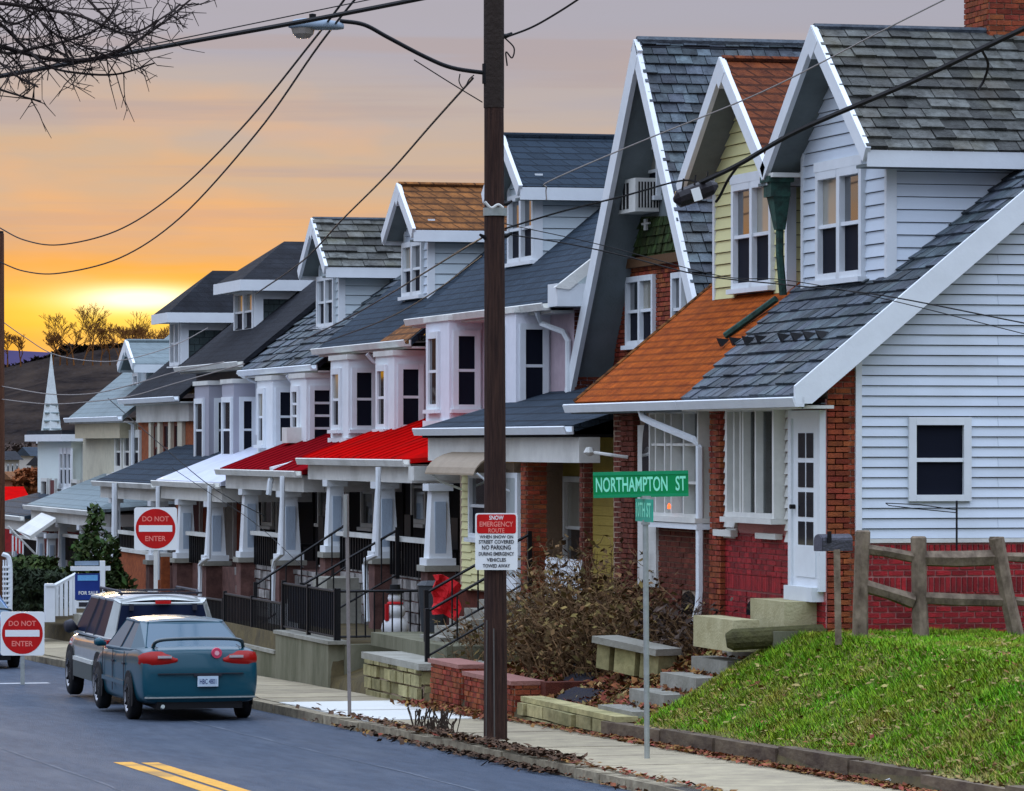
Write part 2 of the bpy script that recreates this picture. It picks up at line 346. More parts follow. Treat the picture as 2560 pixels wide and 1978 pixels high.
def tile(fr, poly, name, mat, parent, du, dv, gu=.01, gv=.01, n0=0, n1=.02, wedge=False, holes=(), stagger=.5, lim=300, vj=0, nj=0, rj=0, v_at=None, jw=0):
    us = [p[0] for p in poly]; vs = [p[1] for p in poly]; cells = []
    v = min(vs) if v_at is None else v_at; row = 0
    while v < max(vs):
        h = dv * (1 + jit(vj)); u = min(us) - (stagger * du if row % 2 else 0) - (0 if du > 50 else rnd() * rj)
        while u < max(us):
            wd = du * (1 + jit(jw))
            rs = [(u + gu / 2, u + wd - gu / 2, v + gv / 2, v + h - gv / 2)]
            for (a, b, c, d) in holes:
                nr = []
                for q in rs:
                    if q[1] <= a or q[0] >= b or q[3] <= c or q[2] >= d: nr.append(q); continue
                    if q[0] < a: nr.append((q[0], a, q[2], q[3]))
                    if q[1] > b: nr.append((b, q[1], q[2], q[3]))
                    m0, m1 = max(q[0], a), min(q[1], b)
                    if q[2] < c - .01: nr.append((m0, m1, q[2], c))
                    if q[3] > d + .01: nr.append((m0, m1, d, q[3]))
                rs = nr
            for q in rs:
                pc = clip(poly, *q)
                if len(pc) < 3 or area(pc) < .12 * min(du, 1) * dv * .5: continue
                full = area(pc) > .995 * (q[1] - q[0]) * (q[3] - q[2])
                cu = sum(p[0] for p in pc) / len(pc); cv = sum(p[1] for p in pc) / len(pc)
                cells.append((fr.p(cu, cv).length, q, pc, full, n1 * (1 + jit(nj))))
            u += wd
        v += h; row += 1
    cells.sort(key=lambda c: c[0])
    key = (parent.name, name); used = COUNT.get(key, 0); rest = MB()
    for d, q, pc, full, t in cells:
        f1 = (lambda p, q=q, t=t: n0 + (t - n0) * (1 - .7 * (p[1] - q[2]) / max(1e-6, q[3] - q[2]))) if wedge else t
        if used < lim:
            used += 1
            if full: piece(name, fr, *q, n0, t, mat, parent, wedge, jit(.012) if rj else 0)
            else: MB().prism(fr, pc, n0, f1).build(name, mat, parent)
        else: rest.prism(fr, pc, n0, f1)
    COUNT[key] = used
    if rest.v: rest.build(name + '_field', mat, parent, kind='stuff')
def window(fr, u0, u1, v0, v1, parent, fmat=white, gm=gls, gm2=None, n=0.0, proud=.07, cas=.09, cols=1, rails=(.5,), sill=True, curtain=False, name='window', label=None, bar=.05, mullf=None):
    mb = MB()
    mb.box(fr, u0, u0 + cas, v0, v1, n, n + proud); mb.box(fr, u1 - cas, u1, v0, v1, n, n + proud)
    mb.box(fr, u0 + cas, u1 - cas, v1 - cas, v1, n, n + proud + .005); mb.box(fr, u0 + cas, u1 - cas, v0, v0 + cas * .8, n, n + proud + .004)
    a, b, c, d = u0 + cas, u1 - cas, v0 + cas * .8, v1 - cas
    xs = [a + (b - a) * i / cols for i in range(cols + 1)] if mullf is None else [a] + [a + (b - a) * t for t in mullf] + [b]
    ys = [c] + [c + (d - c) * t for t in rails] + [d]
    for x in xs[1:-1]: mb.box(fr, x - bar * .7, x + bar * .7, c, d, n, n + proud - .012)
    for y in ys[1:-1]: mb.box(fr, a, b, y - bar / 2, y + bar / 2, n, n + proud - .022)
    wn = mb.build(name, fmat, parent)
    if label: wn['label'] = label
    if curtain:
        cm = MB(); k = max(4, int((b - a) / .07))
        P = []
        for i in range(k + 1): P.append((a + (b - a) * i / k, .012 if i % 2 else .028))
        for i in range(k):
            q0, q1 = P[i], P[i + 1]
            cm.add([fr.p(q0[0], c, n + q0[1]), fr.p(q1[0], c, n + q1[1]), fr.p(q1[0], d, n + q1[1]), fr.p(q0[0], d, n + q0[1])], [(0, 1, 2, 3)])
        cm.build('curtain', curt, wn)
    for j in range(len(ys) - 1):
        for i in range(len(xs) - 1):
            if i == 0 and j == 0: shade = gm is gls and not curtain and rnd() < .35
            mm = shg if (shade and j == len(ys) - 2) else gm if (j == len(ys) - 2 or gm2 is None) else gm2
            off = .0 if (curtain is False) else .035
            if rnd() > 2: continue
            q = (xs[i] + (bar * .7 if i else 0), xs[i + 1] - (bar * .7 if i < len(xs) - 2 else 0), ys[j] + (bar / 2 if j else 0), ys[j + 1] - (bar / 2 if j < len(ys) - 2 else 0))
            piece('pane', fr, *q, n + .004 + off, n + .012 + off, mm, wn)
    if sill: MB().box(fr, u0 - .05, u1 + .05, v0 - .07, v0 - .002, n, n + proud + .06).build('sill', fmat, wn)
    return wn
def gutter(Y0, Y1, X, z, parent, mat=white, name='gutter'):
    mb = MB(); fr = fy(0)
    mb.prism(fr, [(X - .06, z - .12), (X + .06, z - .12), (X + .06, z), (X + .035, z), (X + .035, z - .08), (X - .05, z - .08), (X - .08, z + .005), (X - .10, z - .01)], -Y1, -Y0)
    return mb.build(name, mat, parent)
def downspout(pts, parent, mat=white, r=.045, name='downspout'): return MB().tube(pts, r, 6).build(name, mat, parent)
def text(s, fr, u0, u1, v0, v1, n, mat, parent, name='lettering', squeeze=True):
    cu = bpy.data.curves.new('t', 'FONT'); cu.body = s; cu.size = 1; cu.extrude = 0.004; cu.resolution_u = 3; cu.offset = .018
    o = bpy.data.objects.new('t', cu); C.objects.link(o)
    dg = bpy.context.evaluated_depsgraph_get(); me = bpy.data.meshes.new_from_object(o.evaluated_get(dg))
    vs = [v.co.copy() for v in me.vertices]; fs = [tuple(p.vertices) for p in me.polygons]
    bpy.data.objects.remove(o); bpy.data.curves.remove(cu); bpy.data.meshes.remove(me)
    x0, x1 = min(v.x for v in vs), max(v.x for v in vs); y0, y1 = min(v.y for v in vs), max(v.y for v in vs)
    mb = MB(); mb.add([fr.p(u0 + (v.x - x0) / (x1 - x0) * (u1 - u0), v0 + (v.y - y0) / (y1 - y0) * (v1 - v0), n + v.z * .3) for v in vs], fs)
    return mb.build(name, mat, parent)
def wall_with_base(fr, poly, mat, parent, name='wall', depth=.3):
    return MB().prism(fr, poly, -depth, 0).build(name, mat, parent)
# ================================================================== THE SETTING
def lerp(a, b, t): t = max(0, min(1, t)); return a + (b - a) * t
def gz_(X, Y):
    zr = zroad(Y)
    if Y > 260: zr = zroad(260) - (Y - 260) * .03
    if Y > 900: zr = zroad(260) - 640 * .03
    if X < 13.05: return zr - .02
    if X < 15.12: return zr + .10
    if Y < 52.8:
        return lerp(zr + .31, -2.38 if Y > 45 else -2.38 + (45 - Y) * .012, (X - 15.32) / 1.95)
    if Y < 57.5: return lerp(zr + .12, -2.62, (X - 15.1) / 2.4)
    if Y < 70: return lerp(zr + .30, -2.95, (X - 15.2) / 2.2)
    if Y < 80: return -3.27
    if Y < 125: return zr + .45 + .3 * min(1, (X - 15.1) / 3)
    return zr
Xs = [-900, -300, -80, -20, 0, 6, 10, 13.04, 13.06, 14, 15.11, 15.16, 15.32, 15.5, 16, 16.5, 17, 17.4, 18, 20, 25, 35, 80, 300, 900]
Ys = [-40, 0, 20, 30] + [34 + i for i in range(19)] + [52.78, 52.85, 54, 55, 56, 57, 57.45, 57.55, 59, 61, 63, 65, 67, 69, 69.98, 70.02, 72, 75, 78, 79.98, 80.02, 85, 90, 100, 110, 124.9, 125.1, 150, 200, 260, 400, 600, 900, 1500, 4000]
GV = [(x, y, gz_(x, y)) for y in Ys for x in Xs]; nx = len(Xs)
GF = [(j * nx + i, j * nx + i + 1, (j + 1) * nx + i + 1, (j + 1) * nx + i) for j in range(len(Ys) - 1) for i in range(nx - 1)]
earth = M('leafy_earth', (.10, .075, .03), (.045, .035, .02), rough=1, var=.02, ns=3, bump=.5, bs=9)
npmesh('ground', GV, GF, earth, kind='structure')
asph = M('worn_asphalt', (.058, .078, .112), (.036, .050, .075), rough=.8, var=.0, ns=3.2, bump=.4, bs=45, stain=.5, stainc=(.095, .11, .135), stretch=(2.2, .35, 1))
def strip(name, X0, X1, Ya, Yb, dz, mat, n=30, kind='structure', parent=None):
    V = []; Fc = []
    for i in range(n + 1):
        y = Ya + (Yb - Ya) * i / n
        V += [(X0, y, zroad(y) + dz), (X1, y, zroad(y) + dz)]
        if i: k = 2 * i; Fc.append((k - 2, k - 1, k + 1, k))
    return npmesh(name, V, Fc, mat, parent, kind)
strip('road', -2.0, 13.06, 5, 258, 0.0, asph, 60)
yel = M('worn_yellow_road_paint', (.72, .36, .04), (.50, .26, .05), rough=.8, var=.0, ns=14, bump=.1, bs=60, stain=.95, stainc=(.12, .10, .07))
wpt = M('worn_white_road_paint', (.5, .52, .54), (.28, .30, .32), rough=.8, var=0, ns=10, bump=.1)
def mark(name, X0, X1, Ya, Yb, mat, label):
    V = []; n = 12
    for i in range(n + 1):
        y = Ya + (Yb - Ya) * i / n; V += [(X0 + jit(.008), y, zroad(y) + .004), (X1 + jit(.008), y, zroad(y) + .004)]
    o = npmesh(name, V, [(2 * i, 2 * i + 1, 2 * i + 3, 2 * i + 2) for i in range(n)], mat)
    tag(o, label, 'road marking'); return o
mark('road_marking', 8.62, 8.85, 30, 52.2, yel, 'left stripe of the worn double yellow centre line, ending in the road')
mark('road_marking', 8.91, 9.13, 30, 52.0, yel, 'right stripe of the worn double yellow centre line')
mark('road_marking', 10.4, 11.6, 77.0, 77.45, wpt, 'short white stripe across the road behind the parked cars')
seam = M('pale_road_seam', (.11, .13, .16), (.06, .075, .10), rough=.8, var=0, bump=.1)
for a, b, l in ((11.52, 11.58, 'pale tarred seam running along the parking lane'), (9.75, 9.78, 'thin pale crack running down the middle of the lane')):
    pass
def seamf(X, Ya, Yb, wd):
    V = []; n = 60; x = X
    for i in range(n + 1):
        y = Ya + (Yb - Ya) * i / n; x += jit(.012); V += [(x, y, zroad(y) + .004), (x + wd * (.3 + rnd()), y, zroad(y) + .004)]
    return npmesh('road_seam', V, [(2 * i, 2 * i + 1, 2 * i + 3, 2 * i + 2) for i in range(n)], seam, kind='stuff')
seamf(11.5, 36, 75, .05); seamf(7.8, 42, 66, .035)
# side walk: one bed, its slabs and the kerb stones are pieces of their own
bed = strip('pavement', 13.06, 15.12, 20, 125, .112, M('dark_joint', (.07, .06, .05), var=0, bump=.1), 60)
kerbm = M('worn_kerb_stone', (.36, .31, .21), (.15, .12, .08), rough=.9, var=.22, ns=4, bump=.35, bs=12, stain=.4, stainc=(.07, .05, .035))
slabm = M('sidewalk_concrete', (.40, .34, .22), (.25, .21, .145), rough=.9, var=.12, ns=2.5, bump=.2, bs=25, stain=.35, stainc=(.15, .12, .09))
y = 36.0
while y < 100:
    l = 1.9 if y < 58 else 1.55
    if 57.4 < y < 64:
        mt = concn
    else: mt = slabm
    f = Fr((13.22, y, zroad(y) + .112), (1, 0, 0), (0, 1, -.0162))
    piece('paving_slab', f, 0.02, 1.86, .012, l - .012, 0, .024 + rnd() * .012, mt, bed, rot=jit(.002))
    y += l
y = 36.0
while y < 110:
    l = 1.5 + jit(.5)
    f = Fr((13.03 + jit(.012), y, zroad(y) - .1), (1, 0, 0), (0, 1, -.0162))
    piece('kerb_stone', f, 0, .19, .01, l - .012, 0, .225 + jit(.014), kerbm, bed, rot=jit(.006))
    y += l
# wooded hills round the valley
def ridge(name, dist, az0, az1, hf, mat, depth=400, n=200, zb=-60):
    V = []; rows = 12
    for i in range(n + 1):
        a = R(az0 + (az1 - az0) * i / n); top = hf(math.degrees(a))
        for j in range(rows + 1):
            t = j / rows; d = dist + depth * t
            z = zb + (top * dist - zb) * math.sin(t * math.pi / 2) * (1 + .012 * math.sin(a * 300 + j * 1.3) * (j < rows))
            if j == rows: z = top * (dist + depth) * (1 + .012 * math.sin(a * 900) + jit(.012))
            V.append((math.sin(a) * d, math.cos(a) * d, z))
    Fc = [(i * (rows + 1) + j, (i + 1) * (rows + 1) + j, (i + 1) * (rows + 1) + j + 1, i * (rows + 1) + j + 1) for i in range(n) for j in range(rows)]
    return npmesh(name, V, Fc, mat, kind='structure')
hillm = M('bare_winter_woods', (.046, .034, .027), (.009, .008, .009), rough=1, var=0, ns=.07, bump=0, spec=0, stain=.4, stainc=(.05, .045, .05))
hillp = M('far_purple_ridge', (.07, .055, .12), (.05, .042, .09), rough=1, var=0, ns=.01, bump=0, spec=0)  # purple of the distant haze is put into the ridge colour
def hf(az):
    px = 1280 + F * math.tan(R(az) - YAW)
    k = [(-4000, .014), (-600, .0205), (-40, .0182), (20, .0165), (130, .0195), (150, .0213), (330, .0218), (420, .0225), (900, .024), (3000, .02), (9000, .018)]
    for (a, za), (b, zb) in zip(k, k[1:]):
        if a <= px <= b: return za + (zb - za) * (px - a) / (b - a)
    return .016
ridge('hill', 1100, -60, 80, hf, hillm, 350)
ridge('far_hill', 3200, -10, 20, lambda a: .0214 + .0006 * math.sin(a * 2), hillp, 300, 90)
ridge('hill', 1500, 80, 300, lambda a: .02 + .004 * math.sin(a * .05), hillm, 350, 120)

# ================================================================== HOUSES
PA = .82                      # roof pitch of the near pair
def roofz(X): return .62 + PA * (X - 17.2)
TA = math.atan(PA)
# ---- first house: white dormer, slate roof, siding end wall
A1 = thing('brick_house', 'nearest house with white sided end wall, slate roof and white gabled dormer', 'house', (20, 54.5, -2.6), 'houses along the street')
A2 = thing('brick_house', 'house with the orange shingle roof and cream sided dormer', 'house', (20, 59.5, -2.6), 'houses along the street')
XE = 27.0
# end wall (behind siding) and base
we = fy(52.22)
wt = lambda X: roofz(X) - .16
MB().prism(we, [(17.62, -2.7), (XE, -2.7), (XE, wt(XE)), (17.62, wt(17.62))], -.25, 0).build('wall', mortar, A1)
MB().prism(we, [(18.05, -1.18), (XE, -1.18), (XE, wt(XE) - .02), (18.05, wt(18.05) - .02)], 0, .003).build('gap_backing', M('shadow_gap_backing', (.03, .03, .035), var=0), A1)  # near-black sheet paints the shadow lines between the siding boards
win = (*ry(2269, 2425, 1043, 1253, 52.2),)
xs_ = 18.03
base_z = -1.19
tile(we, [(xs_, base_z), (XE, base_z), (XE, wt(XE)), (xs_, wt(xs_))], 'siding_board', sidingw, A1, 3.7, .128, .004, .011, .004, .042, wedge=True, holes=[(win[0] + .01, win[1] - .01, win[2], win[3])], lim=120)
window(we, *win, A1, white, glsd, n=.004, proud=.075, cas=.10, sill=False, name='window')
MB().box(we, xs_ - .05, xs_ + .03, base_z, wt(xs_) - .02, 0, .06).build('corner_board', white, A1)
MB().box(we, xs_, XE, base_z - .05, base_z, 0, .05).build('skirt_board', whitew, A1)
# brick pillar facing the camera and brick foundation
tile(we, [(17.62, -2.68), (18.0, -2.68), (18.0, wt(18.0)), (17.62, wt(17.62))], 'brick', brickm, A1, .205, .0735, .014, .014, 0, .022, stagger=.5, lim=130, nj=.2)
tile(we, rect(18.0, 23.2, -2.7, -1.87), 'brick', brickr, A1, .21, .0735, .02, .018, 0, .022, lim=300, nj=.2)
tile(we, rect(18.0, 23.2, -1.87, -1.66), 'brick', brickr, A1, .0735, .2, .02, .018, 0, .026, stagger=0, lim=370, nj=.2)
tile(we, rect(18.0, 23.2, -1.66, -1.44), 'brick', brickr, A1, .21, .0735, .02, .018, 0, .022, lim=400, nj=.2)
tile(we, rect(18.0, 23.2, -1.44, -1.25), 'brick', brickr, A1, .0735, .18, .02, .018, 0, .03, stagger=0, lim=450, nj=.2)
MB().box(we, 18.02, XE, -2.7, -1.24, 0, .004).build('mortar_bed', mortarr, A1)
# street front of both
ff = fx(17.6)
def U(px, X=17.6): return -yx(px, X)
def Zf(py, px, X=17.6): return zz(py, X, yx(px, X))
u_r, u_m, u_l = -52.22, -56.75, -61.9
MB().box(ff, u_m, u_r, -2.7, .56, -.3, 0).build('wall', mortarr, A1)
MB().box(ff, u_l, u_m, -2.7, .56, -.3, 0).build('wall', mortar, A2)
# A1 front: door, strips, big window, painted brick
d0, d1 = U(1992), U(2058)
zt, zb_ = Zf(1046, 2025), Zf(1466, 2025)
bw0, bw1, bz0, bz1 = U(1845), U(1968), Zf(1294, 1900), Zf(1014, 1900)
pil0, pil1 = U(1789), U(1817)
tile(ff, rect(pil1, d0 - .12, -2.68, bz0 - .22), 'brick', brickr, A1, .21, .0735, .014, .014, 0, .022, lim=470, nj=.2,
     holes=[(U(1869), U(1905), Zf(1537, 1880), Zf(1497, 1880)), (U(1818), U(1958), Zf(1478, 1890), Zf(1435, 1890))])
tile(ff, rect(U(1818), U(1958), Zf(1478, 1890), Zf(1435, 1890)), 'brick', brickr, A1, .075, .205, .012, .01, 0, .03, stagger=0, lim=470)
tile(ff, rect(pil0, pil1, -2.68, .5), 'brick', brickm, A1, .22, .0735, .014, .014, 0, .09, lim=470, nj=.1)
tile(ff, rect(d1 + .1, u_r, -2.68, .5), 'brick', brickm, A1, .22, .0735, .014, .014, 0, .03, lim=470)
tile(ff, rect(d0 - .12, d1 + .1, -2.68, zb_ - .18), 'brick', brickr, A1, .21, .0735, .014, .014, 0, .022, lim=470)
dr = MB().box(ff, d0, d1, zb_, zt, .0, .05).build('door', white, A1)
gx0, gx1, gz0, gz1 = U(2004), U(2045), Zf(1372, 2025), Zf(1077, 2025)
for i in range(2):
    for j in range(4):
        a = gx0 + (gx1 - gx0) * i / 2; b = gx0 + (gx1 - gx0) * (i + 1) / 2; c = gz0 + (gz1 - gz0) * j / 4; d = gz0 + (gz1 - gz0) * (j + 1) / 4
        piece('pane', ff, a + .025, b - .025, c + .03, d - .03, .048, .056, gls, dr)
MB().box(ff, d0 + .14, d1 - .12, zb_ + .12, zb_ + .52, .05, .065).build('lower_panel', white, dr)
MB().tube([ff.p(d0 + .08, zb_ + 1.0, .05), ff.p(d0 + .08, zb_ + 1.0, .12)], .03, 8).build('handle', iron, dr)
mb = MB()
for a, b, c, d in ((d0 - .12, d0, zb_ - .05, zt + .1), (d1, d1 + .1, zb_ - .05, zt + .1), (d0, d1, zt, zt + .1)): mb.box(ff, a, b, c, d, 0, .08)
mb.build('door_frame', white, A1)
MB().box(ff, d0 - .05, d1 + .02, zb_ - .18, zb_, 0, .16).build('door_sill', white, A1)
tile(ff, rect(bw1 + .02, d0 - .12, bz0 - .3, Zf(1012, 1980)), 'shingle', whitew, A1, 60, .145, 0, .01, 0, .05, wedge=True, lim=120)
tile(ff, rect(pil1, bw0 - .02, bz0 - .3, Zf(1012, 1830)), 'shingle', whitew, A1, 60, .145, 0, .01, 0, .05, wedge=True, lim=120)
window(ff, bw0, bw1, bz0, bz1, A1, whitew, glc, n=.02, proud=.16, cas=.08, mullf=[.14, .28, .34, .62], rails=(), curtain=True, name='window', bar=.04)
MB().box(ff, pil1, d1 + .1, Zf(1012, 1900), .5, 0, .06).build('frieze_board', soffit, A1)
for a, b, c, d in ((1803, 1848, 1323, 1339), (1909, 1960, 1332, 1346)):
    MB().box(ff, U(a), U(b), Zf(d, a), Zf(c, a), .02, .12).build('stone_sill', concn, A1)
def arch(px0, px1, py0, py1, par, X=17.6):
    f = fx(X); a, b = U(px0, X), U(px1, X); c, d = Zf(py1, px0, X), Zf(py0, px0, X); r = (b - a) / 2
    pts = [(a, c), (b, c)] + [(a + r + r * math.cos(t), d - .16 + .16 * math.sin(t)) for t in [math.pi * i / 8 for i in range(9)]]
    MB().prism(f, pts, .012, .02).build('basement_window', gls, par)
arch(1869, 1905, 1497, 1537, A1); arch(1706, 1742, 1476, 1536, A2)
# A2 front
pw0, pw1 = U(1566), U(1600)
tile(ff, rect(pw0 - .3, pw1, -2.68, .52), 'brick', brickd, A2, .21, .0735, .014, .014, 0, .10, lim=280, nj=.1)
tile(ff, rect(pw1 + .02, pil0 - .04, -2.68, Zf(1322, 1700)), 'brick', brickd, A2, .21, .0735, .014, .014, 0, .022, lim=300, nj=.2,
     holes=[(U(1706), U(1742), Zf(1536, 1700), Zf(1476, 1700))])
w0, w1 = U(1656), U(1781)
window(ff, w0, w1, Zf(1292, 1715), Zf(1024, 1715), A2, whitew, glc, n=.02, proud=.18, cas=.06, mullf=[.1, .3, .44, .7], rails=(.31, .69), curtain=False, bar=.035)
cm = MB()
for i in range(18):
    a = w0 + .15 + i * (w1 - w0) * .42 / 18; cm.box(ff, a, a + .03, Zf(1285, 1700), Zf(1030, 1700), .01 + .01 * (i % 2), .03 + .012 * (i % 2))
cm.build('curtain', curt, A2)
MB().box(ff, w0 + .05, w1 - .05, Zf(1288, 1715), Zf(1028, 1715), .0, .008).build('room_shade_sheet', dark, A2)
MB().box(ff, w0 - .1, w1 + .05, Zf(1320, 1715), Zf(1292, 1715) - .08, .02, .24).build('panel_below_window', white, A2)
e0, e1 = U(1604), U(1650)
MB().box(ff, e0, e1, Zf(1466, 1627), Zf(1063, 1627), 0, .06).build('door', whitew, A2)
do = [o for o in bpy.data.objects if o.name.startswith('door') and o.parent is A2][0]
f2 = ff; a, b = (e0 + e1) / 2, (Zf(1110, 1627) + Zf(1180, 1627)) / 2
MB().prism(ff, [(a + .21 * math.cos(t), Zf(1145, 1627) + .52 * math.sin(t)) for t in [2 * math.pi * i / 18 for i in range(18)]], .061, .07).build('oval_pane', gls, do)
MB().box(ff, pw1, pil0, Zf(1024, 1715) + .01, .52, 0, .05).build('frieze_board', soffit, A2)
lamp = tag(MB().lathe(ff.p(U(1725), Zf(1272, 1725), .30), [(.001, 0), (.022, .0), (.026, .035), (.012, .07), (.001, .08)], 8).build('candle_lamp', M('red_lamp_glow', (.8, .05, .02), emit=((1, .12, .03), 2.5), bump=0)), 'small red lamp glowing in the white framed front window', 'lamp')
# wall lantern
wl = MB().tube([ff.p(U(1587), -.02 + Zf(1140, 1587) - 0, .10), ff.p(U(1583), Zf(1138, 1587), .32), ff.p(U(1570), Zf(1132, 1587), .5)], .025, 6)
wl.lathe(ff.p(U(1560), Zf(1140, 1560), .52), [(.03, 0), (.09, .05), (.05, .12), (.0, .13)], 8)
tag(wl.build('wall_lantern', whitew), 'white wall lantern on the brick pillar left of the white door', 'lamp')
# roof slabs
def slab(par, pts, X0=17.2, z=.62, t=PA, mat=asphd, name='roof', th=.14):
    f = slopeX(X0, z, t); return MB().prism(f, pts, -th, 0).build(name, mat, par)
sf = slopeX(17.2, .62, PA); Lr = 9.2 / math.cos(TA)
kx = .9 / (1.9 / math.cos(TA))    # slanting seam between slate and orange
slab(A1, [(-51.9, 0), (-51.9, Lr), (-56.95 - kx * 2.4, Lr), (-56.95 - kx * 2.4, 2.4), (-56.95, 0)], mat=asphd)
tile(sf, [(-51.92, -.05), (-51.92, 7.2), (-56.95 - kx * 2.4, 7.2), (-56.95 - kx * 2.4, 2.4), (-56.95, -.05)], 'slate', slate, A1, .33, .235, .012, -.02, .0, .045, wedge=True, nj=.35, vj=.0, rj=.1, lim=170, jw=.12)
slab(A2, [(-56.97, 0), (-56.97 - kx * 2.4, 2.4), (-56.97 - kx * 2.4, Lr * .8), (-62.6, Lr * .8), (-62.6, 0)], mat=orange)
MB().tube([sf.p(-62.6, 0, .0), sf.p(-62.6, 3.0, .0)], .035, 6).build('roof_edge_strip', brownt, A2)
for i, px in enumerate((1803, 1834, 1866, 1898, 1955, 1987, 2018, 2050)):
    u = -yx(px, 17.2 + .85); v = 1.1
    MB().add([sf.p(u, v, .03), sf.p(u + .12, v, .03), sf.p(u + .06, v + .02, .17), sf.p(u + .06, v + .16, .03)], [(0, 1, 2), (1, 3, 2), (3, 0, 2), (0, 3, 1)]).build('snow_guard', iron, A1)
gutter(51.85, 56.9, 17.14, .58, A1); gutter(56.92, 62.7, 17.14, .58, A2)
# soffits under the eaves, rake board
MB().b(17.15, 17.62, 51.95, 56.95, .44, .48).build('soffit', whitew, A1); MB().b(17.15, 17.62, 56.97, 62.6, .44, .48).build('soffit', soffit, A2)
rk = fy(51.88)
MB().prism(rk, [(17.08, .50), (17.08, .72), (XE, roofz(XE) + .14), (XE, roofz(XE) - .20), (17.30, .50)], -.03, .03).build('rake_board', white, A1)
MB().prism(rk, [(17.2, .44), (XE, roofz(XE) - .26), (XE, roofz(XE) - .22), (17.2, .48)], -.34, -.03).build('rake_soffit', soffit, A1)
downspout([ff.p(U(1672), .52, .42), ff.p(U(1678), .36, .40), ff.p(U(1700), .28, .36), ff.p(U(1774), .05, .20), ff.p(U(1781), -.05, .18), ff.p(U(1781), -2.0, .18), ff.p(U(1781), -2.25, .2)], A2, white, .055)
MB().tube([ff.p(U(1781), -2.2, .2), ff.p(U(1781), -2.36, .22), ff.p(U(1776), -2.52, .3)], [.06, .07, .04], 6).build('downspout_shoe', whitew, A2)

def gable_dormer(par, Xf, Ya, Yb, z0, ze, zr, Xo, so, Xb, sid, sid2, roofm, roofpiece=None, bw=.12, board=.10, pitch_main=PA, X0m=17.2, z0m=.62, barge=white, face_holes=(), pieces=(.17, .17), lim=100, sof=soffit, eave_drop=.0, siding_tiles=True, rh=None):
    """dormer facing the street: Xf face, Ya/Yb near and far corners, z0 sill, ze eave, zr ridge, Xo front overhang, so side overhang, Xb back"""
    Yc = (Ya + Yb) / 2; t = (zr - ze) / (Yc - Ya + so); f = fx(Xf)
    zs = ze + t * so
    face = [(-Yb, z0), (-Ya, z0), (-Ya, zs), (-Yc, zr - .02), (-Yb, zs)]
    D = MB().prism(f, face, -(Xb - Xf), 0).build('dormer_wall', M('shadow_gap_backing', (.03, .03, .035), var=0) if siding_tiles else sid, par)  # dark wall colour paints the shadow in the board gaps
    if siding_tiles:
        tile(f, face, 'siding_board', sid, par, 60, pieces[0], 0, .010, .003, .042, wedge=True, holes=face_holes, lim=lim)
        xt = X0m + (ze - z0m) / pitch_main; xb0 = X0m + (z0 - z0m) / pitch_main
        tile(fy(Ya), [(Xf, z0 - .05), (xb0 + .1, z0 - .05), (xt + .2, ze + .05), (Xf, ze + .05)], 'siding_board', sid2, par, 60, pieces[1], 0, .010, .003, .038, wedge=True, lim=lim)
        for yy in (Ya, Yb):
            MB().b(Xf - .05, Xf + .09, yy - .045, yy + .045, z0, zs).build('corner_board', barge, par)
    # roof slabs
    YN, YF = Ya - so, Yb + so; zE = ze
    a = math.atan(t); Ls = (Yc - YN) / math.cos(a)
    fn = slopeN(YN, zE, t); fF = slopeF(YF, zE, t)
    MB().prism(fn, rect(Xo, Xb, 0, Ls), -.10, 0).build('dormer_roof', roofm, par)
    MB().prism(fF, rect(-Xb, -Xo, 0, Ls), -.10, 0).build('dormer_roof', roofm, par)
    if roofpiece:
        m, du, dv, lm, th = roofpiece
        tile(fn, rect(Xo - .02, Xb, -.04, Ls), 'slate', m, par, du, dv, .012, -.02, 0, th, wedge=True, nj=.35, rj=.1, lim=lm, jw=.15)
    MB().tube([(Xo, Yc, zr + .03), (Xb, Yc, zr + .03)], .05, 6).build('ridge_cap', roofm if not roofpiece else slate, par)
    # barge boards and soffit under the overhang
    for fr_, s in ((fn, 1), (fF, -1)):
        x0, x1 = (Xo - .04, Xo + .03) if s == 1 else (-Xo - .03, -Xo + .04)
        MB().prism(fr_, rect(x0, x1, -.06, Ls + .02), -.10 - board * .7, .05).build('barge_board', barge, par)
        x0, x1 = (Xo + .03, Xf) if s == 1 else (-Xf, -Xo - .03)
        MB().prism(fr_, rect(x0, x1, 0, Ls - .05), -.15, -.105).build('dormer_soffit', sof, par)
    MB().prism(fx(Xo - .045), [(-Yc, zr + .04), (-Yc - .26, zr - .26 * t + .02), (-Yc, zr - .40), (-Yc + .26, zr - .26 * t + .02)], -.10, .0).build('apex_block', barge, par)
    # fascia along the near eave
    MB().b(Xo, Xb, YN - .03, YN, zE - .24, zE - .02).build('fascia', barge, par)
    MB().b(Xo, Xb, YN + .001, Ya, zE - .24, zE - .20).build('eave_soffit', sof, par)
    MB().b(Xo, Xb, YF, YF + .03, zE - .2, zE - .02).build('fascia', barge, par)
    return D
# white dormer of the first house
wA = (*rx(2053, 2169, 403, 716, 19.05),)
gable_dormer(A1, 19.05, 53.95, 57.4, 2.10, 3.80, 5.52, 18.6, .42, 26, sidingw, sidingw, asphd, (slateold, .30, .235, 300, .05), face_holes=[(wA[0] + .01, wA[1] - .01, wA[2], wA[3])], pieces=(.17, .165), lim=160)
fA = fx(19.05)
mid = (wA[0] + wA[1]) / 2
window(fA, wA[0], mid + .04, wA[2] + .1, wA[3] - .1, A1, white, gls, glsd, n=.0, proud=.09, cas=.11)
window(fA, mid - .04 + .003, wA[1], wA[2] + .1, wA[3] - .1, A1, white, gls, glsd, n=.0, proud=.093, cas=.11)
MB().box(fA, wA[0] - .03, wA[1] + .03, wA[3] - .1, wA[3] + .03, 0, .1).build('window_head', white, A1)
